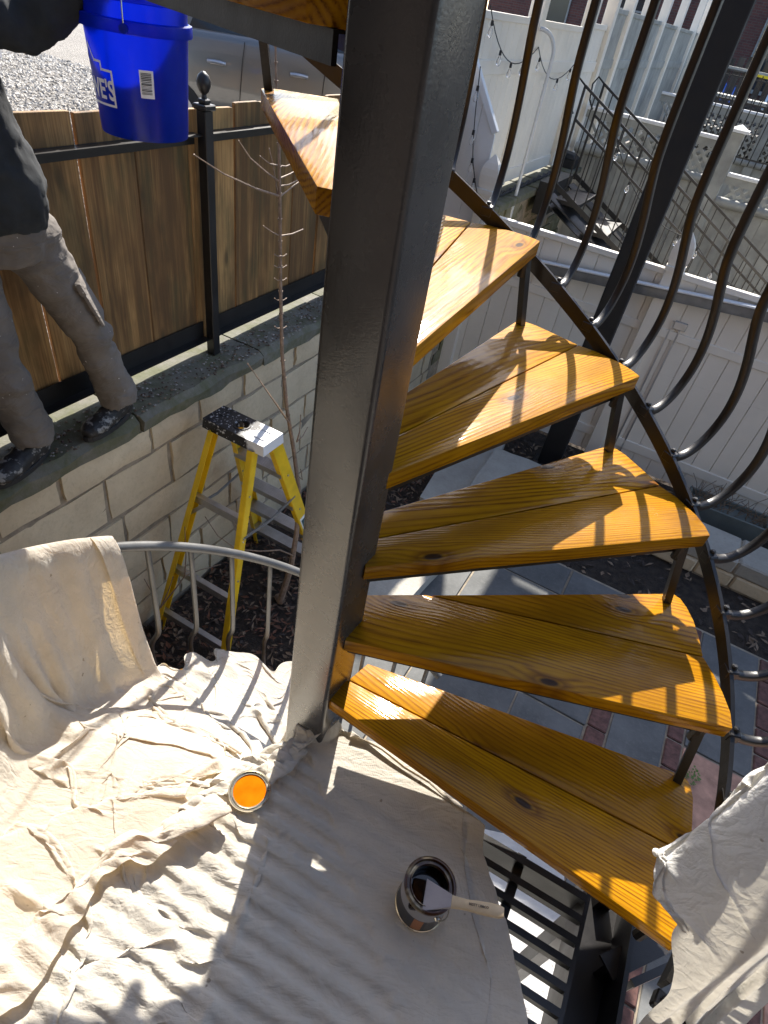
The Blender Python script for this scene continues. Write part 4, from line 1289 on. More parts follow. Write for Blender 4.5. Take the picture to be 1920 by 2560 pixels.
fused(sw, 'sweatshirt', MT['sweat'], person, .012, .03, .10)
# head, neck and hands as one body inside the clothes
bd = MB()
hd = shl + Vector((0, 0, .27)) + fx * .03
loft(bd, [(pel + Vector((0, 0, .1)), .12, .09, sx), (che, .14, .09, sx), (shl, .13, .08, sx), (shl + Vector((0, 0, .08)), .062, .062, sx), (shl + Vector((0, 0, .16)) + fx * .01, .058, .06, sx)], 16)
loft(bd, [(hd + Vector((0, 0, -.125)) + fx * .045, .03, .03, sx), (hd + Vector((0, 0, -.105)) + fx * .035, .052, .058, sx), (hd + Vector((0, 0, -.06)) + fx * .012, .066, .088, sx), (hd, .076, .098, sx), (hd + Vector((0, 0, .05)), .077, .1, sx), (hd + Vector((0, 0, .095)) - fx * .006, .06, .08, sx), (hd + Vector((0, 0, .12)) - fx * .01, .025, .035, sx)], 18)
loft(bd, [(hd + fx * .088 + Vector((0, 0, .02)), .009, .008, sx), (hd + fx * .112 + Vector((0, 0, -.022)), .015, .012, sx), (hd + fx * .092 + Vector((0, 0, -.035)), .014, .012, sx)], 8)
for q in (-1, 1): loft(bd, [(hd + sx * q * .074 + Vector((0, 0, -.03)), .012, .018, fx), (hd + sx * q * .082 + Vector((0, 0, 0)), .012, .026, fx), (hd + sx * q * .078 + Vector((0, 0, .03)), .01, .02, fx)], 8)
loft(bd, [(hd + fx * .083 + Vector((0, 0, -.062)) - sx * .024, .006, .006, fx), (hd + fx * .092 + Vector((0, 0, -.06)), .008, .008, fx), (hd + fx * .083 + Vector((0, 0, -.062)) + sx * .024, .006, .006, fx)], 8)
def hand(w_, dirn, palm_n, curl):
    dirn = dirn.normalized(); palm_n = (palm_n - dirn * palm_n.dot(dirn)).normalized(); side = dirn.cross(palm_n)
    loft(bd, [(w_ - dirn * .06, .027, .022, side), (w_, .028, .02, side), (w_ + dirn * .03, .038, .016, side), (w_ + dirn * .075, .042, .015, side), (w_ + dirn * .09, .04, .013, side)], 12)
    for i_, (o_, ln) in enumerate(((-.031, .068), (-.0105, .078), (.0105, .074), (.030, .058))):
        p = w_ + dirn * .082 + side * o_; d = dirn.copy(); pts = [p]
        for seg in range(3):
            d = (Matrix.Rotation(curl, 3, side) @ d); p = p + d * ln * (.45, .32, .25)[seg]; pts.append(p)
        loft(bd, [(pp, .0095 - .001 * q, .0095 - .001 * q, side) for q, pp in enumerate(pts)], 8)
    p = w_ + dirn * .03 - side * .034; d = (dirn * .6 - side * .6 - palm_n * .5).normalized()
    loft(bd, [(p, .013, .012, dirn), (p + d * .03, .012, .011, dirn), (p + d * .03 + (dirn - palm_n * .6).normalized() * .03, .010, .009, dirn)], 8)
hl = Y(-1.708, 1.615, 1.315)
hand(wriL, hl - wriL + Vector((0, 0, .03)), Vector((0, 0, 1)), R(62))
hand(wriR, (wriR - elbR), sx, R(22))
fused(bd, 'body', MT['skin'], person, .006, 0, .05, 3)
hr = MB()
loft(hr, [(hd + Vector((0, 0, -.05)) - fx * .04, .07, .07, sx), (hd + Vector((0, 0, .03)) - fx * .018, .083, .096, sx), (hd + Vector((0, 0, .085)) - fx * .008, .075, .096, sx), (hd + Vector((0, 0, .125)) - fx * .01, .045, .06, sx), (hd + Vector((0, 0, .138)) - fx * .01, .012, .02, sx)], 16)
fused(hr, 'hair', MT['hair'], person, .008, .012, .02, 2)
for q in (-1, 1):
    eo = MB(); e_ = hd + fx * .087 + sx * q * .031 + Vector((0, 0, .012)) - PB
    eo.lathe([(0.0, -.011), (.008, -.007), (.011, 0), (.008, .007), (0, .011)], e_, 12); eo.build('eye', simple('eye_white', (.6, .58, .55), .2), person, smooth=True)
# work shoes
def shoe_mat():
    k = NT('paint_spotted_leather'); v = k.coord('Object', (1, 1, 1), False)
    a = k.math('MAXIMUM', k.ramp(k.noise(v, 26, 4, .65), [(.54, 0), (.60, .75)]), k.ramp(k.noise(v, 9, 3, .5), [(.6, 0), (.8, .4)]))
    k.P(Base_Color=k.mix(a, (0.020, 0.019, 0.019), (0.33, 0.32, 0.30)), Roughness=.6, Normal=k.bump(k.noise(v, 40, 3, .6), .3, .006)); return k.m
MT['shoe'] = shoe_mat()
for nm_, an, toe in (('L', ankL, Y(-1.955, 1.395, -.30)), ('R', ankR, Y(-1.955, .985, -.30))):
    sh = MB(); d = toe - an; d.z = 0; d.normalize(); hl_ = an - d * .055
    z0 = -.335
    def at(f, z): p = hl_ + d * f; return Vector((p.x, p.y, z))
    sd_ = Vector((-d.y, d.x, 0))
    loft(sh, [(at(.0, z0 + .045), .030, .035, sd_), (at(.02, z0 + .05), .040, .045, sd_), (at(.09, z0 + .055), .043, .052, sd_), (at(.15, z0 + .046), .047, .044, sd_), (at(.21, z0 + .040), .050, .036, sd_), (at(.255, z0 + .036), .043, .031, sd_), (at(.28, z0 + .034), .024, .022, sd_)], 16)
    loft(sh, [(at(.045, z0 + .05), .043, .05, sd_), (an + Vector((0, 0, .0)), .046, .052, sd_), (an + Vector((0, 0, .05)), .048, .054, sd_)], 16)
    so_ = fused(sh, 'shoe', MT['shoe'], person, .007, .010, .03, 3)
    sl2 = MB(); poly_ = []
    for i in range(24):
        a = 2 * math.pi * i / 24
        f_ = .14 + .148 * math.cos(a); w_ = (.046 + .008 * math.cos(a)) * math.sin(a)
        p = hl_ + d * f_ + sd_ * w_ - PB; poly_.append((p.x, p.y))
    sl2.prism(poly_, z0 - PB.z, z0 + .024 - PB.z); sl2.build('sole', MT['rubber'], so_, bevel=.003)
    lc = MB()
    for q in range(5):
        f_ = .10 + q * .022; zc = z0 + .103 - q * .007
        for sg in (-1, 1): lc.tube([at(f_, zc) - PB + sd_ * sg * .026 + Vector((0, 0, -.012)), at(f_ + .006, zc) - PB, at(f_ + .014, zc - .004) - PB - sd_ * sg * .024 + Vector((0, 0, -.012))], .0028, 5)
    lc.build('laces', MT['rubber'], so_)

# bucket
bt, bs, bz = -1.708, 1.615, .838
bucket = thing('bucket', 'blue plastic bucket with white logo and barcode held by the person', 'bucket', ST(bt, bs, bz))
def bucket_mat():
    k = NT('blue_polyethylene'); v = k.coord('Object', (1, 1, 1), False)
    n1 = k.noise(v, 30, 3, .6)
    c = k.ramp(n1, [(.3, (0.003, 0.022, 0.20)), (.7, (0.004, 0.034, 0.28))])
    d = k.n('ShaderNodeBsdfPrincipled', {'Base Color': c, 'Roughness': .28})
    t_ = k.n('ShaderNodeBsdfTranslucent', {'Color': (0.002, 0.13, 0.85, 1)})
    mx = k.n('ShaderNodeMixShader', {0: .50, 1: d.outputs[0], 2: t_.outputs[0]})
    k.t.links.new(mx.outputs[0], k.out.inputs[0]); return k.m
MT['bucket'] = bucket_mat()
rb0, rb1, hb = .128, .148, .345
def brad(z): return lerp(rb0, rb1, z / hb)
m = MB(); m.lathe([(0, .004), (rb0 - .006, .004), (rb0 - .001, .0), (rb0, .003), (brad(.262), .262)], n=64)
m.lathe([(brad(.262), .262), (brad(.345) - .004, .345), (brad(.345) - .008, .345), (rb0 - .003, .008), (0, .008)], n=64)
m.build('pail', MT['bucket'], bucket, smooth=True, ang=60)
m = MB(); m.lathe([(brad(.26), .258), (brad(.26) + .012, .259), (brad(.26) + .013, .262), (brad(.285) + .011, .287), (brad(.29) + .001, .290)], n=64); m.build('collar', MT['bucket'], bucket, smooth=True)
m = MB(); m.lathe([(brad(.328), .327), (brad(.335) + .006, .330), (brad(.345) + .007, .344), (brad(.345) + .004, .349), (brad(.345) - .004, .349), (brad(.34) - .008, .343)], n=64); m.build('rim', MT['bucket'], bucket, smooth=True)
cdir = math.atan2(-ST(bt, bs).y, -ST(bt, bs).x)          # the side turned to the yard
bd_ = cdir - R(-2)
def wrap(me, a0, z0, off=.0012, lean=0.0):
    for v_ in me.vertices:
        z = z0 + v_.co.y; r_ = brad(z) + off + v_.co.z
        a = a0 + v_.co.x / brad(z0)
        v_.co = (r_ * math.cos(a), r_ * math.sin(a), z)
    me.update(); return me
def quadstrip(poly, w_):
    """outline of a closed polyline as a flat band"""
    mb = MB(); n_ = len(poly)
    for i in range(n_):
        a_, b_ = Vector((*poly[i], 0)), Vector((*poly[(i + 1) % n_], 0))
        k_ = max(1, int((b_ - a_).length / .012)); d = (b_ - a_).normalized(); nn = Vector((-d.y, d.x, 0)) * w_ / 2
        for q in range(k_):
            p, r_ = a_.lerp(b_, q / k_) - (d * w_ / 2 if q == 0 else d * 0), a_.lerp(b_, (q + 1) / k_) + (d * w_ / 2 if q == k_ - 1 else d * 0)
            mb.add([p + nn, p - nn, r_ - nn, r_ + nn], [(0, 1, 2, 3)])
    return mb
la = bd_ + R(-74)         # centre of the logo, most of it round the left side
lw = .175
house = [(-lw / 2, -.045), (lw / 2, -.045), (lw / 2, .040), (lw * .30, .040), (lw * .30, .058), (lw * .14, .058), (0, .095), (-lw * .14, .058), (-lw * .30, .058), (-lw * .30, .040), (-lw / 2, .040)]
me_ = quadstrip(house, .006).mesh('logo_outline'); wrap(me_, la, .125); link('logo_outline', me_, MT['paper'], bucket)
tm = text_mesh("LOWE'S", .058, 0, True)
bmt = bmesh.new(); bmt.from_mesh(tm)
for _ in range(2): bmesh.ops.subdivide_edges(bmt, edges=[e for e in bmt.edges if e.calc_length() > .008], cuts=1)
bmesh.ops.triangulate(bmt, faces=bmt.faces); bmt.to_mesh(tm); bmt.free()
for v_ in tm.vertices: v_.co.x *= .90; v_.co.y *= 1.15
wrap(tm, la, .115); link('logo_lettering', tm, MT['paper'], bucket)
# barcode sticker
mb = MB(); 
for i in range(6):
    xa, xb = -.019 + .038 * i / 6, -.019 + .038 * (i + 1) / 6
    mb.add([(xa, -.034, 0), (xb, -.034, 0), (xb, .034, 0), (xa, .034, 0)], [(0, 1, 2, 3)])
me_ = mb.mesh('barcode_sticker'); wrap(me_, bd_ + R(4), .148, .0010); bs_ = link('barcode_sticker', me_, MT['paper'], bucket)
mb = MB(); rr = random.Random(2); y_ = -.024
while y_ < .026:
    h_ = rr.choice((.0009, .0016, .0022))
    for i in range(4):
        xa, xb = -.015 + .028 * i / 4, -.015 + .028 * (i + 1) / 4
        mb.add([(xa, y_, 0), (xb, y_, 0), (xb, y_ + h_, 0), (xa, y_ + h_, 0)], [(0, 1, 2, 3)])
    y_ += h_ + rr.choice((.0010, .0016, .0024))
me_ = mb.mesh('barcode'); wrap(me_, bd_ + R(4), .148, .0017); link('barcode', me_, MT['ink'], bs_)
m = MB()
ba = bd_ + R(-14)
for sg in (1,):
    pts = []
    for i in range(25):
        f = i / 24 * math.pi
        c_, s_ = math.cos(f), math.sin(f)
        pts.append(Vector(((brad(.27) + .016) * c_ * math.cos(ba), (brad(.27) + .016) * c_ * math.sin(ba), .272 + .20 * s_)))
    m.tube(pts, .0022, 6)
m.build('bail', MT['tin'], bucket, smooth=True)
for q in (0, math.pi):
    m = MB(); a_ = Vector((math.cos(ba + q), math.sin(ba + q), 0)) * (brad(.27) + .012); m.tube([a_ + Vector((0, 0, .272)), a_ * 1.06 + Vector((0, 0, .272))], .012, 10); m.build('bail_ear', MT['bucket'], bucket)
m = MB(); m.tube([(0, 0, .472), (.001, 0, .472)], .001, 4)
gp = Vector((math.cos(ba), math.sin(ba), 0)) * .045
m = MB(); m.tube([Vector((0, 0, .472)) - gp, Vector((0, 0, .472)) + gp], .011, 12); m.build('grip', MT['paper'], bucket)
# film of a torn bag liner on the rim
# ================================================================== SAPLING
sap = thing('sapling', 'bare young tree with thin brown stem beside the stepladder', 'tree', ST(-1.46, 2.12, GZ))
SAO = ST(-1.46, 2.12, GZ)
def px(xp, yp, t):
    v = cam2w(Vector((xp - 960, yp - 1280, FPX)))
    nn = Vector((math.cos(YA), -math.sin(YA), 0)); k = t / v.dot(nn)
    return Vector((0, 0, CAMH)) + v * k
def stem_pts(lst): return [px(a, b, t) - SAO for a, b, t in lst]
main = [SAO - SAO] + stem_pts([(700, 1505, -1.42), (727, 1420, -1.40), (742, 1330, -1.42), (748, 1230, -1.48), (735, 1130, -1.55), (717, 1020, -1.60), (705, 880, -1.64), (701, 700, -1.68), (700, 520, -1.72), (697, 330, -1.76), (690, 180, -1.80), (688, 60, -1.82)])
rs_ = [.026, .022, .018, .0155, .0135, .012, .0105, .0095, .0085, .0075, .0065, .005, .0035]
m = MB(); m.tube(main, rs_, 8)
for i, p in enumerate(main[5:-1]):
    for q in (.2, .55, .85):
        c = p.lerp(main[i + 6], q); m.tube([c + Vector((0, 0, -.004)), c + Vector((0, 0, .004))], .0125 - i * .0008, 7)
m.build('trunk', MT['bark'], sap, smooth=True)
m = MB()
tw = []
def twig(pts, r0=.005, r1=.0022, col=m):
    col = MB(); P_ = stem_pts(pts); n_ = len(P_); col.tube(P_, [lerp(r0, r1, i / (n_ - 1)) for i in range(n_)], 6)
    e_ = P_[-1]; e2_ = P_[-2]; d_ = (e_ - e2_).normalized(); col.tube([e_ - d_ * .002, e_ + d_ * .004, e_ + d_ * .010], [r1, .0036, .001], 5); col.build('branch', MT['bark'], sap, smooth=True)
twig([(698, 490, -1.73), (640, 472, -1.70), (560, 435, -1.66), (487, 388, -1.62)])
twig([(699, 455, -1.74), (665, 430, -1.72), (625, 395, -1.70), (598, 354, -1.68)])
twig([(700, 415, -1.75), (675, 410, -1.74), (652, 392, -1.73)], .004)
twig([(700, 515, -1.73), (690, 460, -1.74), (682, 410, -1.75), (674, 376, -1.76)], .004)
twig([(702, 445, -1.74), (725, 435, -1.76), (755, 418, -1.78)], .004)
twig([(702, 490, -1.73), (740, 460, -1.76), (768, 440, -1.78)], .004)
twig([(702, 465, -1.74), (722, 462, -1.75), (742, 452, -1.76)], .0035)
twig([(702, 415, -1.75), (715, 416, -1.75), (724, 412, -1.75)], .0035)
twig([(700, 590, -1.71), (680, 580, -1.70), (660, 566, -1.69)], .004)
twig([(700, 590, -1.71), (730, 585, -1.72), (756, 574, -1.73)], .004)
for yy in (668, 750, 640, 820, 700): 
    twig([(701, yy, -1.68), (708, yy + 1, -1.68), (714, yy - 3, -1.68)], .003, .0015); twig([(701, yy, -1.68), (694, yy + 1, -1.68), (688, yy - 3, -1.68)], .003, .0015)
twig([(725, 1060, -1.58), (690, 1010, -1.56), (655, 960, -1.54), (620, 910, -1.52)], .005)
twig([(742, 1105, -1.54), (749, 1080, -1.54), (752, 1040, -1.55)], .005)
twig([(742, 1105, -1.54), (757, 1090, -1.56), (768, 1070, -1.58)], .004)
twig([(745, 1240, -1.48), (735, 1220, -1.46), (742, 1200, -1.46)], .004); twig([(745, 1190, -1.5), (756, 1200, -1.5), (752, 1175, -1.5)], .004)
# long thin shoots before the wall
twig([(735, 1390, -1.40), (700, 1375, -1.42), (650, 1378, -1.45), (590, 1372, -1.52), (545, 1340, -1.60), (515, 1295, -1.68)], .005)
twig([(400, 1520, -1.80), (440, 1470, -1.75), (462, 1440, -1.73), (500, 1425, -1.70), (548, 1412, -1.66)], .0045)
twig([(462, 1440, -1.73), (465, 1390, -1.73), (462, 1320, -1.74)], .0045)
twig([(400, 1520, -1.80), (420, 1480, -1.78), (432, 1445, -1.78)], .0045); twig([(400, 1520, -1.80), (385, 1490, -1.80), (362, 1450, -1.84)], .0045)

# ================================================================== GARDEN LITTER, GRAVEL, EDGING
def litter(name, n_, area, size, mats, seed, zf, label, cat, flat=.35):
    r_ = random.Random(seed); vs, fs, mi = [], [], []
    for _ in range(n_):
        t, s = r_.uniform(*area[0]), r_.uniform(*area[1]); p = ST(t, s, zf + r_.uniform(.002, .03))
        l, w_ = size * r_.uniform(.5, 1.6), size * r_.uniform(.15, .6)
        M_ = Matrix.Rotation(r_.uniform(0, 6.3), 3, 'Z') @ Matrix.Rotation(r_.uniform(-flat, flat), 3, 'X') @ Matrix.Rotation(r_.uniform(-flat, flat), 3, 'Y')
        b = len(vs)
        for q in ((-l, 0, 0), (-l * .2, w_, .003), (l, 0, 0), (-l * .2, -w_, .003)): vs.append(p + M_ @ Vector(q))
        fs += [(b, b + 1, b + 2), (b, b + 2, b + 3)]
        k_ = r_.randrange(len(mats)); mi += [k_, k_]
    me = bpy.data.meshes.new(name); me.from_pydata([tuple(v) for v in vs], [], fs)
    for x in mats: me.materials.append(x)
    me.polygons.foreach_set('material_index', mi)
    o = link(name, me); tag(o, label, cat, kind='stuff'); return o
lm = [simple('leaf_a', (0.10, 0.062, 0.040), .8), simple('leaf_b', (0.045, 0.032, 0.026), .85), simple('leaf_c', (0.20, 0.14, 0.09), .8), simple('leaf_d', (0.16, 0.07, 0.04), .8)]
litter('leaf_litter', 5200, ((-1.92, -.92), (.2, 5.2)), .022, lm, 4, GZ, 'dry brown leaves and mulch covering the garden bed', 'leaf litter')
litter('twig_litter', 1500, ((-1.9, 3.4), (3.62, 5.2)), .03, lm[1:3], 5, GZ, 'dry stalks and mulch before the low white fence', 'leaf litter')
def stones(name, n_, area, size, z, mats, seed, label, cat):
    r_ = random.Random(seed); vs, fs, mi = [], [], []
    for _ in range(n_):
        t, s = r_.uniform(*area[0]), r_.uniform(*area[1]); a = size * r_.uniform(.5, 1.4); p = ST(t, s, z + a * .2)
        b = len(vs); ro = r_.uniform(0, 6.3)
        for q in range(4): vs.append(p + Vector((math.cos(ro + q * 1.57) * a * r_.uniform(.7, 1.2), math.sin(ro + q * 1.57) * a * r_.uniform(.7, 1.2), r_.uniform(-.1, .2) * a)))
        vs.append(p + Vector((r_.uniform(-.3, .3) * a, r_.uniform(-.3, .3) * a, a * .55)))
        fs += [(b + q, b + (q + 1) % 4, b + 4) for q in range(4)]; k_ = r_.randrange(len(mats)); mi += [k_] * 4
    me = bpy.data.meshes.new(name); me.from_pydata([tuple(v) for v in vs], [], fs)
    for x in mats: me.materials.append(x)
    me.polygons.foreach_set('material_index', mi)
    o = link(name, me); tag(o, label, cat, kind='stuff'); return o
gm = [simple('pebble_a', (0.42, 0.395, 0.35), .9), simple('pebble_b', (0.31, 0.285, 0.25), .9), simple('pebble_c', (0.50, 0.475, 0.43), .9)]
stones('gravel', 48000, ((-11.0, -2.4), (.5, 8.0)), .027, -.36, gm, 8, 'loose pale gravel of the alley', 'gravel')
stones('debris', 1800, ((-2.14, -1.94), (-.5, 5.2)), .008, -.338, [gm[1], lm[0], lm[2]], 9, 'grit and dry bits on the wall coping', 'debris')

# stone edging blocks by the soil
def rock(name, label, t0, t1, s0, s1, z0, z1, mat, rz=0.0, seed=1):
    r_ = random.Random(seed); bm = bmesh.new(); bmesh.ops.create_cube(bm, size=1)
    bmesh.ops.subdivide_edges(bm, edges=bm.edges, cuts=4, use_grid_fill=True)
    for v in bm.verts:
        n_ = noise.noise_vector(v.co * 2.3 + Vector((seed, 0, 0))) * .035 + noise.noise_vector(v.co * 7 + Vector((seed, 0, 0))) * .015
        v.co = Vector(((v.co.x + n_.x) * (t1 - t0), (v.co.y + n_.y) * (s1 - s0), (v.co.z + n_.z * .8) * (z1 - z0) + (z1 - z0) / 2))
    me = bpy.data.meshes.new(name); bm.to_mesh(me); bm.free(); me.shade_smooth(); me.set_sharp_from_angle(angle=R(45))
    o = link(name, me, mat, None, ST((t0 + t1) / 2, (s0 + s1) / 2, z0), (0, 0, YROT + rz))
    tag(o, label, 'stone'); return o
rock('stone_slab', 'long rough stone slab lying in the soil behind the stair column', -1.20, -.80, 3.45, 4.75, GZ - .05, GZ + .16, MT['pale_stone'], .12, 2)
rock('stone_block', 'squared rough stone block with mossy top beside the long slab', -.86, -.18, 3.72, 4.40, GZ - .05, GZ + .22, MT['pale_stone'], .05, 3)
rock('stone_block', 'pale sunlit stone block by the patio corner next to the soil', -1.06, -.72, 2.3, 2.95, GZ - .05, GZ + .10, MT['pale_stone'], -.1, 5)
edg = thing('edging_wall', 'low tan stone edging wall in front of the flower bed', 'wall', ST(1.9, 4.35, GZ), YROT)
EO = (1.9, 4.35, GZ)
m = MB(EO); m.box((.35, 4.2, GZ - .02), (3.6, 4.5, GZ + .24)); m.build('core', MT['mortar'], edg)
re_ = random.Random(31)
for z0 in (0, .13):
    t_ = .33
    while t_ < 3.6:
        l_ = re_.uniform(.22, .42); m_ = MB(); m_.box((-l_ / 2 + .006, -.17, .004), (l_ / 2 - .006, .16, .124)); m_.build('stone', MT['stone'] if z0 == 0 else MT['pale_stone'], edg, bevel=.012, loc=(t_ + l_ / 2 - EO[0], re_.uniform(-.012, .012), z0), rot=(0, 0, re_.uniform(-.02, .02)))
        t_ += l_
pl = thing('planter', 'small grey planter trough of dry stalks by the low fence', 'planter', ST(1.02, 4.92, GZ + .02), YROT + .05)
m = MB()
for a_, b_ in (((-.32, -.12), (.32, -.10)), ((-.32, .10), (.32, .12)), ((-.32, -.10), (-.30, .10)), ((.30, -.10), (.32, .10))): m.box((*a_, 0), (*b_, .20))
m.box((-.30, -.10, .0), (.30, .10, .15)); m.build('trough', simple('grey_planter', (0.13, 0.15, 0.14), .6), pl, bevel=.004)
m = MB(); rr = random.Random(4)
for _ in range(70):
    a = Vector((rr.uniform(-.27, .27), rr.uniform(-.08, .08), .15)); b = a + Vector((rr.uniform(-.14, .14), rr.uniform(-.10, .10), rr.uniform(.05, .2))); m.tube([a, (a + b) / 2 + Vector((0, 0, .03)), b], .003, 4)
m.build('stalks', lm[2], pl)
def weeds(name, label, t, s, z, n_, seed):
    r_ = random.Random(seed); m_ = MB(); c0 = ST(t, s, z)
    for _ in range(n_):
        a = r_.uniform(0, 6.3); d = r_.uniform(.005, .05); p = Vector((math.cos(a) * d, math.sin(a) * d, r_.uniform(.005, .04))); l = r_.uniform(.008, .018); u_ = Vector((math.cos(a), math.sin(a), r_.uniform(-.2, .6))).normalized() * l; w_ = Vector((-math.sin(a), math.cos(a), 0)) * l * .5
        m_.add([p, p + u_ * .5 + w_, p + u_, p + u_ * .5 - w_], [(0, 1, 2, 3)])
    o = m_.build(name, simple('weed_green', (0.10, 0.17, 0.03), .6), None, loc=c0); tag(o, label, 'plant')
weeds('weed', 'small green weed sprouting beside the terracotta pavers', 1.12, 2.42, GZ, 60, 1)
weeds('weed', 'tiny green weed in the joint below the first tread tip', 1.02, 1.75, GZ, 40, 2)

# ================================================================== CAR AND ALLEY
def car(name, label, loc, rz, paint, detail=True, group=None, handles=(-.62, .50), gaps=(-1.05, -.06, .98), wheels=(-1.38, 1.35), up=0.0):
    root = thing(name, label, 'car', loc, rz, group)
    L_, W_ = 4.5, .90
    # half sections along the length: x along, list of (y, z)
    st = [(-2.25, .62, .74, .50), (-2.18, .78, .86, .30), (-1.9, .87, .93, .22), (-1.2, .895, .97, .20), (-.2, .90, .98, .20), (.8, .90, .97, .20), (1.5, .885, .93, .20), (2.0, .84, .84, .24), (2.2, .70, .74, .34), (2.25, .55, .66, .45)]
    vs, fs = [], []
    ns = 9
    for x, wd, zb, zl in st:
        zb += up
        half = [(wd * .92, zl), (wd * .985, zl + .08), (wd * 1.0, lerp(zl, zb, .35)), (wd * .995, lerp(zl, zb, .55)), (wd * .985, lerp(zl, zb, .72)), (wd * .968, lerp(zl, zb, .80)), (wd * .95, lerp(zl, zb, .93)), (wd * .90, zb), (wd * .80, zb + .012)]
        for y, z in half: vs.append((x, y, z))
        for y, z in reversed(half): vs.append((x, -y, z))
    n2 = ns * 2
    for i in range(len(st) - 1):
        for k_ in range(n2): fs.append((i * n2 + k_, i * n2 + (k_ + 1) % n2, (i + 1) * n2 + (k_ + 1) % n2, (i + 1) * n2 + k_))
    fs += [tuple(range(n2)), tuple((len(st) - 1) * n2 + k_ for k_ in range(n2 - 1, -1, -1))]
    m_ = MB(); m_.add(vs, fs); body = m_.build('body', paint, root, smooth=True, ang=50)
    cab = [(a_, b_ + up, c_ + up) for a_, b_, c_ in [(-1.95, .95, .955), (-1.35, .98, 1.40), (-.5, .98, 1.47), (.25, .98, 1.44), (1.15, .955, .97)]]
    vs, fs = [], []
    for x, zb, zt in cab:
        f_ = (zt - up - .95) / .52
        wt = lerp(.80, .60, f_)
        vs += [(x, .80, .95 + up), (x, wt, zt), (x, wt * .6, zt + .02 * f_), (x, -wt * .6, zt + .02 * f_), (x, -wt, zt), (x, -.80, .95 + up)]
    for i in range(len(cab) - 1):
        for k_ in range(5): fs.append((i * 6 + k_, i * 6 + k_ + 1, i * 6 + 7 + k_, i * 6 + 6 + k_))
    m_ = MB(); m_.add(vs, fs); m_.build('cabin', paint, root, smooth=True, ang=40)
    for sg in (-1, 1):
        for a, b in ((-1.25, -.48), (-.42, .30), (.36, .85)):
            def wy(f_): return lerp(.80, .60, f_) + .004
            xa2, xb2 = max(a, -1.28 + .1) + (.12 if a < -1 else 0), b - (.38 if b > .6 else 0)
            m_ = MB(); m_.add([(a, sg * wy(.06), .985 + up), (b, sg * wy(.06), .985 + up), (xb2, sg * wy(.84 if b < .6 else .5), (1.39 if b < .6 else 1.2) + up), (xa2, sg * wy(.80), 1.37 + up)], [(0, 1, 2, 3)])
            m_.build('side_window', MT['glass'], root)
        for x in wheels:
            m_ = MB(); m_.tube([(x, sg * .70, .33), (x, sg * .905, .33)], .33, 28); wo = m_.build('wheel', MT['rubber'], root, smooth=True)
            m_ = MB(); m_.tube([(x, sg * .906, .33), (x, sg * .915, .33)], .22, 20); m_.build('rim', MT['alu'], wo, smooth=True)
        if detail:
            for x in handles:
                m_ = MB(); m_.add([(x - .11, sg * .872, .875), (x - .07, sg * .905, .895), (x + .08, sg * .905, .888), (x + .11, sg * .872, .865), (x + .07, sg * .905, .855), (x - .07, sg * .905, .858)], [(0, 1, 2, 3, 4, 5)] if sg < 0 else [(5, 4, 3, 2, 1, 0)])
                m_.tube([(x - .10, sg * .893, .878), (x - .04, sg * .917, .884), (x + .04, sg * .917, .882), (x + .10, sg * .893, .872)], .02, 8)
                m_.build('door_handle', MT['alu'], root, smooth=True)
            for x in gaps:
                m_ = MB(); pts = [(x - .03, sg * .906, .30), (x - .015, sg * .912, .45), (x, sg * .906, .66), (x + .02, sg * .903, .80 + up * .5), (x + .05, sg * .875, .935 + up)]
                m_.tube([(a + (0 if x < .5 else .05), b, c) for a, b, c in pts], .005, 5); m_.build('door_gap', MT['ink'], root)
            m_ = MB(); m_.add([(.86, sg * .86, 1.0), (.98, sg * .86, .99), (.98, sg * 1.02, 1.0), (.88, sg * 1.04, 1.0), (.86, sg * .86, 1.1), (.96, sg * .86, 1.08), (.96, sg * 1.02, 1.12), (.88, sg * 1.04, 1.12)],
                [(3, 2, 1, 0), (4, 5, 6, 7), (0, 1, 5, 4), (1, 2, 6, 5), (2, 3, 7, 6), (3, 0, 4, 7)]); m_.build('mirror', paint, root, bevel=.02, seg=2)
        m_ = MB(); m_.box((2.02, sg * .62 - .13, .60), (2.22, sg * .62 + .13, .70)); m_.build('headlight', MT['bulb'], root, bevel=.03, seg=2)
        m_ = MB(); m_.box((-2.24, sg * .62 - .13, .66), (-2.08, sg * .62 + .13, .78)); m_.build('tail_light', simple('red_lens', (.35, .01, .01), .2), root, bevel=.03, seg=2)
    m_ = MB(); m_.add([(1.10, -.70, 1.0 + up), (1.10, .70, 1.0 + up), (.36, .56, 1.42 + up), (.36, -.56, 1.42 + up)], [(0, 1, 2, 3)]); m_.build('windscreen', MT['glass'], root)
    m_ = MB(); m_.add([(-1.93, -.70, .99 + up), (-1.93, .70, .99 + up), (-1.40, .56, 1.385 + up), (-1.40, -.56, 1.385 + up)], [(3, 2, 1, 0)]); m_.build('rear_window', MT['glass'], root)
    return root
def paint(name, c, metal=.6):
    k = NT(name); v = k.coord('Object', (1, 1, 1), False)
    k.P(Base_Color=k.ramp(k.noise(v, 900, 1, .5), [(.3, tuple(x * .9 for x in c)), (.7, c)]), Metallic=metal, Roughness=.32, Coat_Weight=1.0, Coat_Roughness=.03); return k.m
ch = R(15.0); cs_ = .9
co_ = Vector((-2.63, 7.56)) - Vector((cs_ * (-.95 * math.cos(ch) + .90 * math.sin(ch)), cs_ * (-.95 * math.sin(ch) - .90 * math.cos(ch))))
sc_car = car('parked_car', 'silver grey car parked on the gravel alley behind the wooden fence', (co_.x, co_.y, -.36), ch, paint('silver_paint', (.17, .17, .165)), handles=(-.95, 0.0), gaps=(-.68, .28, 1.2), wheels=(-1.45, .92), up=.17)
sc_car.scale = (cs_, cs_, cs_)
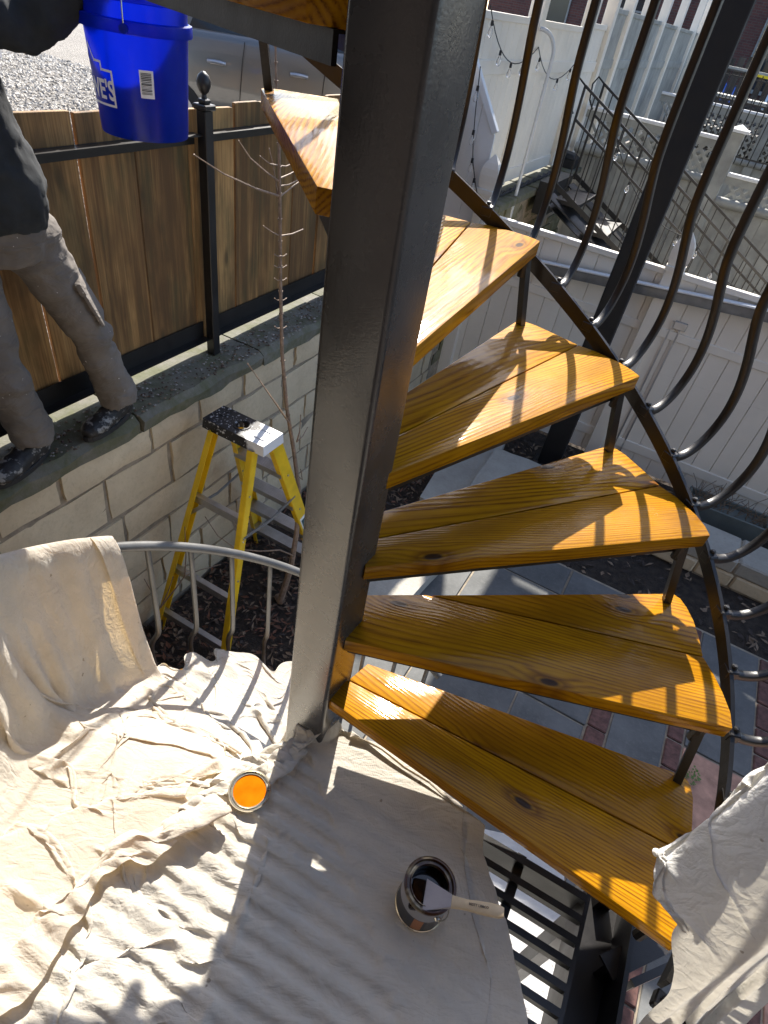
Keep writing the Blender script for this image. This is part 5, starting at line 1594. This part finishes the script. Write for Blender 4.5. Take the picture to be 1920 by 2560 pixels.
# far cars on the street
car('parked_car', 'red car showing just above the tall ivory fence', ST(-6.2, 15.0, -.3), math.atan2(math.cos(YA), math.sin(YA)), paint('red_paint', (.4, .02, .03), .2), False)
car('parked_car', 'white car gleaming beside the red one behind the tall fence', ST(-6.2, 20.0, -.3), math.atan2(math.cos(YA), math.sin(YA)), paint('white_paint', (.7, .7, .7), .0), False)
car('parked_car', 'bright blue car at the kerb before the brick houses', ST(-3.4, 26.0, -.35), YROT, paint('blue_paint', (.02, .10, .45), .2), False)
car('parked_car', 'pale silver car at the kerb behind the iron fences', ST(1.6, 26.2, -.35), YROT, paint('pale_paint', (.45, .5, .55), .4), False)
car('parked_car', 'dark blue car at the kerb beyond the dark deck', ST(6.6, 26.0, -.35), YROT, paint('navy_paint', (.03, .06, .14), .4), False)

# across the alley: pale garage wall, brown timber stack
gw = thing('garage_wall', 'white clapboard garage wall across the gravel alley', 'wall', ST(-10.2, 3.2, -.36), YROT)
for i in range(14):
    m = MB(); m.box((-.04, -2.4, i * .18), (.03, 3.8, i * .18 + .175)); m.build('clapboard', MT['white'], gw, rot=(0, .09, 0))
tb = thing('timber_stack', 'stack of brown timber sleepers at the edge of the gravel', 'timber', ST(-8.5, 1.9, -.36), YROT + .15)
for i in range(3):
    for j in range(2):
        m = MB(); m.box((-1.1 + j * .02, -.24 + j * .25, i * .16 + .001), (1.1 - j * .04, j * .25, i * .16 + .158)); m.build('sleeper', MT['fence_wood'], tb, bevel=.01)

# ================================================================== NEIGHBOURING YARDS
# neighbour's black steel stair up to the alley
ns_ = thing('neighbour_stair', 'black steel stair with bar railings climbing to the mossy wall', 'staircase', ST(-1.0, 7.6, GZ), YROT)
NSO = (-1.0, 7.6, GZ)
tA, zA, tB, zB = -1.75, -.05, 1.35, GZ
for s_ in (7.25, 8.05):
    m = MB(NSO); m.beam((tA, s_, zA - .08), (tB, s_, zB + .02), .012, .24, (0, 1, 0)); m.beam((tA, s_, zA + .03), (tB, s_, zB + .13), .05, .010, (0, 1, 0))
    m.build('stringer', MT['black'], ns_)
    m = MB(NSO)
    for zo in (.90, .62): m.beam((tA + .02, s_, zA + zo), (tB, s_, zB + zo + .09), .022, .022, (0, 1, 0))
    m.tube([(tA + .02, s_, zA + .90), (tA - .06, s_, zA + .95), (tA - .10, s_, zA + .88), (tA - .08, s_, zA + .74), (tA - .02, s_, zA + .66)], .010, 6)
    m.build('rail', MT['black'], ns_)
    nb = 26
    for i in range(nb):
        f = i / (nb - 1); t_ = lerp(tA + .02, tB - .02, f); z_ = lerp(zA, zB + .09, f)
        m = MB(NSO); w_ = .022 if i in (0, nb - 1) else .011
        m.beam((t_, s_, z_ - .02), (t_, s_, z_ + .90), w_, w_, (1, 0, 0)); m.build('bar', MT['black'], ns_)
for i in range(8):
    f = (i + .5) / 8; t_ = lerp(tA, tB, f); z_ = lerp(zA, zB, f) - .02
    m = MB(NSO); m.box((t_ - .14, 7.27, z_ - .02), (t_ + .14, 8.03, z_ + .02)); m.build('step', MT['black'], ns_)
m = MB(NSO); m.beam((tA, 7.65, zA - .19), (tB, 7.65, zB - .09), .76, .01, (0, 0, 1)); m.build('shade_plate', MT['black'], ns_)  # black sheet added under the steps to stand for their deep shade
m = MB(NSO); m.box((tA - .15, 7.24, zA - .30), (tA, 8.06, zA + .02)); m.build('top_landing', MT['black'], ns_)
# white lattice fences
def lattice_fence(name, label, s, t0, t1, z0, zb, zl, zt, mat, posts, pitch=.115):
    r_ = thing(name, label, 'fence', ST((t0 + t1) / 2, s, z0), YROT); O_ = ((t0 + t1) / 2, s, z0)
    t_ = t0
    while t_ < t1 - .01:
        w_ = min(.15, t1 - t_); m_ = MB(O_); m_.box((t_ + .003, s - .011, z0), (t_ + w_ - .003, s + .011, zb)); m_.build('board', mat, r_); t_ += .15
    m_ = MB(O_); m_.box((t0, s + .004, z0), (t1, s + .008, zb)); m_.build('backing', mat, r_)
    m_ = MB(O_); m_.tube([(t0, s - .05, zb + .01), (t1, s - .05, zb + .01)], .055, 10); m_.build('pipe_rail', mat, r_, smooth=True)
    m_ = MB(O_); m_.box((t0, s - .02, zl), (t1, s + .02, zt - .04)); m_.build('upper_board', mat, r_)
    m_ = MB(O_); m_.box((t0, s - .045, zt - .039), (t1, s + .045, zt)); m_.build('top_rail', MT['white'], r_, bevel=.005)
    for sg in (-1, 1):
        m_ = MB(O_); h_ = zl - zb - .05; x = t0 - h_
        while x < t1 + h_:
            a, b = (x, zb + .05), (x + h_, zl)
            if sg < 0: a, b = (x + h_, zb + .05), (x, zl)
            if min(a[0], b[0]) >= t0 and max(a[0], b[0]) <= t1: m_.beam((a[0], s + sg * .006, a[1]), (b[0], s + sg * .006, b[1]), .034, .008, (0, 1, 0))
            x += pitch
        lo_ = m_.build('lattice', mat, r_); lo_['kind'] = 'stuff'
    for tp in posts:
        m_ = MB(O_); m_.box((tp - .075, s - .075, z0), (tp + .075, s + .075, zt + .08)); po = m_.build('post', mat, r_, bevel=.006)
        m_ = MB(O_); m_.box((tp - .11, s - .11, zt + .081), (tp + .11, s + .11, zt + .11)); m_.add([(tp - .09, s - .09, zt + .11), (tp + .09, s - .09, zt + .11), (tp + .09, s + .09, zt + .11), (tp - .09, s + .09, zt + .11), (tp, s, zt + .16)], [(0, 1, 4), (1, 2, 4), (2, 3, 4), (3, 0, 4)]); m_.build('post_cap', MT['white'], po)
    return r_
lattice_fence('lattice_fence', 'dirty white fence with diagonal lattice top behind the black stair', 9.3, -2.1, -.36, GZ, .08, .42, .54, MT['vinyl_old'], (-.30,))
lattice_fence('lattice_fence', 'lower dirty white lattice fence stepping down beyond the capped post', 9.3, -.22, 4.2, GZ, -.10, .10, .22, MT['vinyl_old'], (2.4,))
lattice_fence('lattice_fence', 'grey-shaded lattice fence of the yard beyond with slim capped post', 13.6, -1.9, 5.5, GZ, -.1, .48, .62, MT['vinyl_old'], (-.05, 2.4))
def iron_fence(name, label, s, t0, t1, z0, z1, pitch=.11):
    r_ = thing(name, label, 'fence', ST((t0 + t1) / 2, s, z0), YROT); O_ = ((t0 + t1) / 2, s, z0)
    for z_ in (z0 + .1, z1 - .08): m_ = MB(O_); m_.box((t0, s - .012, z_ - .012), (t1, s + .012, z_ + .012)); m_.build('rail', MT['black'], r_)
    t_ = t0
    while t_ < t1: m_ = MB(O_); m_.box((t_ - .009, s - .009, z0), (t_ + .009, s + .009, z1)); m_.build('bar', MT['black'], r_); t_ += pitch
iron_fence('iron_fence', 'black iron bar fence in front of the grey-shaded lattice', 13.2, -1.4, 4.2, -.1, .80)
iron_fence('iron_fence', 'black iron bar fence on the dark deck beyond the lattice', 16.0, -1.8, 6.2, .1, 1.05, .14)
dk = thing('dark_deck', 'dark timber deck with sunlit rail tops beyond the lattice fences', 'deck', ST(2, 17.5, GZ), YROT)
DO = (2, 17.5, GZ)
m = MB(DO); m.box((-1.9, 16.2, .0), (7.0, 19.4, .09)); m.build('platform', MT['grey_wood'], dk)
for z_ in (.34, .98):
    m = MB(DO); m.box((-1.9, 19.3, z_), (7.0, 19.42, z_ + .05)); m.build('rail', MT['grey_wood'], dk)
for i in range(46):
    t_ = -1.9 + i * .195; m = MB(DO); m.box((t_, 19.34, .09), (t_ + .14, 19.37, 1.25 + .05 * math.sin(i * 2.1))); m.build('board', MT['grey_wood'], dk)
for i, t_ in enumerate((-1.8, .6, 3.0, 5.4)):
    m = MB(DO); m.box((t_ - .06, 16.2, GZ), (t_ + .06, 16.32, 1.1)); m.build('post', MT['grey_wood'], dk)
m = MB(DO); m.box((-1.85, 16.18, 1.06), (6.9, 16.34, 1.10)); m.build('rail_cap', MT['vinyl_old'], dk)
m = MB(DO); m.box((-1.85, 17.4, .55), (6.9, 17.9, .60)); m.build('bench', MT['vinyl_old'], dk)
# yellow tape/awning over the deck, as a sagging band
m = MB(); m.beam(ST(-.9, 19.0, 1.02), ST(2.2, 19.0, .93), .03, .09); o = m.build('yellow_band', simple('yellow_plastic', (.75, .55, .01), .5)); tag(o, 'yellow plastic band hanging along the dark deck', 'band')
m = MB()
for i in range(0, 14): pass
pts = [ST(-1.35, 11.8, .20), ST(-1.42, 11.8, .42), ST(-1.36, 11.8, .66), ST(-1.18, 11.8, .84), ST(-.95, 11.8, .92)]
m.tube(pts, .035, 8); o = m.build('white_hoop', MT['white'], smooth=True); tag(o, 'white curved pipe hoop standing behind the black stair', 'pipe')
# hose by the right side of the low fence
m = MB(); pts = []
for i in range(40):
    a = i / 39 * 2.6 + .4; pts.append(ST(1.15 + .55 * math.cos(a), 5.9, -.35 + .5 * math.sin(a)))
m.tube(pts, .014, 6)
pts2 = [p + Vector((.02, 0, -.04)) for p in pts]; m.tube(pts2, .014, 6); o = m.build('coiled_hose', MT['white'], smooth=True); tag(o, 'white hose looped behind the low ivory fence', 'hose')
# string lights
def string_lights(name, label, nodes, n_, r_=.004, bulb=True):
    root = thing(name, label, 'string lights', nodes[0])
    O_ = Vector(nodes[0]); cab = []; bulbs = []
    for a, b in zip(nodes, nodes[1:]):
        a, b = Vector(a), Vector(b); sag = (b - a).length * .16
        for i in range(n_):
            f = i / n_; cab.append(a.lerp(b, f) - Vector((0, 0, sag * 4 * f * (1 - f))))
            if i % 3 == 1: bulbs.append(cab[-1])
    cab.append(Vector(nodes[-1]))
    m_ = MB(O_); m_.tube(cab, r_, 5); m_.build('cable', MT['rubber'], root)
    for p in bulbs:
        m_ = MB(); m_.lathe([(.0, 0), (.010, -.002), (.011, -.035), (.0, -.036)], n=8); so_ = m_.build('socket', MT['rubber'], root, loc=p - O_)
        m_ = MB(); m_.lathe([(.008, -.037), (.012, -.05), (.021, -.075), (.020, -.09), (.010, -.105), (0, -.108)], n=10); m_.build('bulb', MT['clear'], so_, smooth=True)
k = NT('clear_glass'); k.P(Base_Color=(1, 1, 1, 1), Roughness=.02, Transmission_Weight=.9); MT['clear'] = k.m
string_lights('string_lights', 'string of clear bulbs hung in swags along the tall ivory fence', [ST(-2.12, 5.35, 1.30), ST(-2.12, 6.71, 1.08), ST(-2.12, 8.4, 1.12)], 13)
string_lights('string_lights', 'string of clear bulbs hanging down the sloped white panel', [ST(-2.05, 5.22, .95), ST(-1.92, 5.2, .30), ST(-1.7, 5.2, -.02)], 9)
string_lights('string_lights', 'string of clear bulbs stretched over the black stair', [ST(-1.25, 7.0, .55), ST(-.2, 7.0, -.1), ST(.9, 7.0, -.35)], 15)

# brick row houses
def house(name, label, t0, t1, s, h, mat, seed, wins):
    r_ = thing(name, label, 'house', ST((t0 + t1) / 2, s, -.4), YROT); O_ = ((t0 + t1) / 2, s, -.4)
    m_ = MB(O_); m_.box((t0, s, -.4), (t1, s + 9, h)); m_.build('wall', mat, r_)
    m_ = MB(O_); m_.box((t0 - .1, s - .35, h), (t1 + .1, s + .1, h + .4)); m_.build('cornice', MT['grey_wood'], r_)
    for (tw_, zw, ww, hh) in wins:
        m_ = MB(O_); m_.box((tw_ - ww / 2, s - .02, zw), (tw_ + ww / 2, s + .0, zw + hh)); wo = m_.build('window', MT['glass'], r_)
        m_ = MB(O_)
        for a, b in (((tw_ - ww / 2 - .06, zw), (tw_ - ww / 2, zw + hh)), ((tw_ + ww / 2, zw), (tw_ + ww / 2 + .06, zw + hh)), ((tw_ - ww / 2, zw + hh / 2 - .03), (tw_ + ww / 2, zw + hh / 2 + .03)), ((tw_ - ww / 2 - .06, zw + hh), (tw_ + ww / 2 + .06, zw + hh + .08))): m_.box((a[0], s - .06, a[1]), (b[0], s - .021, b[1]))
        m_.build('frame', MT['grey_metal'], wo)
        m_ = MB(O_); m_.box((tw_ - ww / 2 - .12, s - .14, zw - .12), (tw_ + ww / 2 + .12, s - .001, zw - .01)); m_.build('sill', MT['vinyl_old'], wo)
def brickwall():
    k = NT('brick_facade'); tc = k.n('ShaderNodeTexCoord'); mp = k.n('ShaderNodeMapping', {'Vector': tc.outputs['Object'], 'Rotation': (R(90), 0, 0)})
    b = k.n('ShaderNodeTexBrick', {'Vector': mp.outputs[0], 'Color1': (.13, .045, .035, 1), 'Color2': (.085, .032, .028, 1), 'Mortar': (.10, .08, .07, 1), 'Scale': 1.0, 'Mortar Size': .008, 'Brick Width': .22, 'Row Height': .075})
    n1 = k.noise(tc.outputs['Object'], .8, 4, .6)
    k.P(Base_Color=k.mix(k.ramp(n1, [(.4, 0), (.7, .5)]), b.outputs[0], (.05, .025, .022)), Roughness=.9); return k.m
MT['facade'] = brickwall()
W = [(-9.3, .9, 1.2, 2.0), (-6.2, .9, 1.2, 2.0), (-9.3, 4.2, 1.2, 2.0), (-6.2, 4.2, 1.2, 2.0)]
house('brick_house', 'dark red brick house behind the red and white cars', -12, -4.6, 30, 9.5, MT['facade'], 1, W)
house('brick_house', 'red brick house with tall sash windows behind the blue car', -4.5, 2.4, 30.2, 10, MT['facade'], 2, [(-3.4, .4, 1.1, 2.3), (-1.0, .4, 1.3, 2.3), (1.0, .4, 1.3, 2.3), (-3.4, 4.4, 1.1, 2.2), (-1, 4.4, 1.2, 2.2), (1.0, 4.4, 1.2, 2.2)])
house('brick_house', 'brown brick house with dark windows beyond the deck', 2.5, 14, 30, 9.2, MT['facade'], 3, [(4.0, .0, 1.4, 2.4), (6.6, .0, 1.3, 2.4), (9.4, .4, 1.2, 2.3), (12, .4, 1.2, 2.3), (4, 4.2, 1.2, 2.2), (6.6, 4.2, 1.2, 2.2)])
m = MB(); m.box((-26, 11, 0), (26, 30, .012)); rd = m.build('street', MT['gravel'], loc=ST(0, 12, -.42), rot=(0, 0, YROT)); rd['kind'] = 'structure'
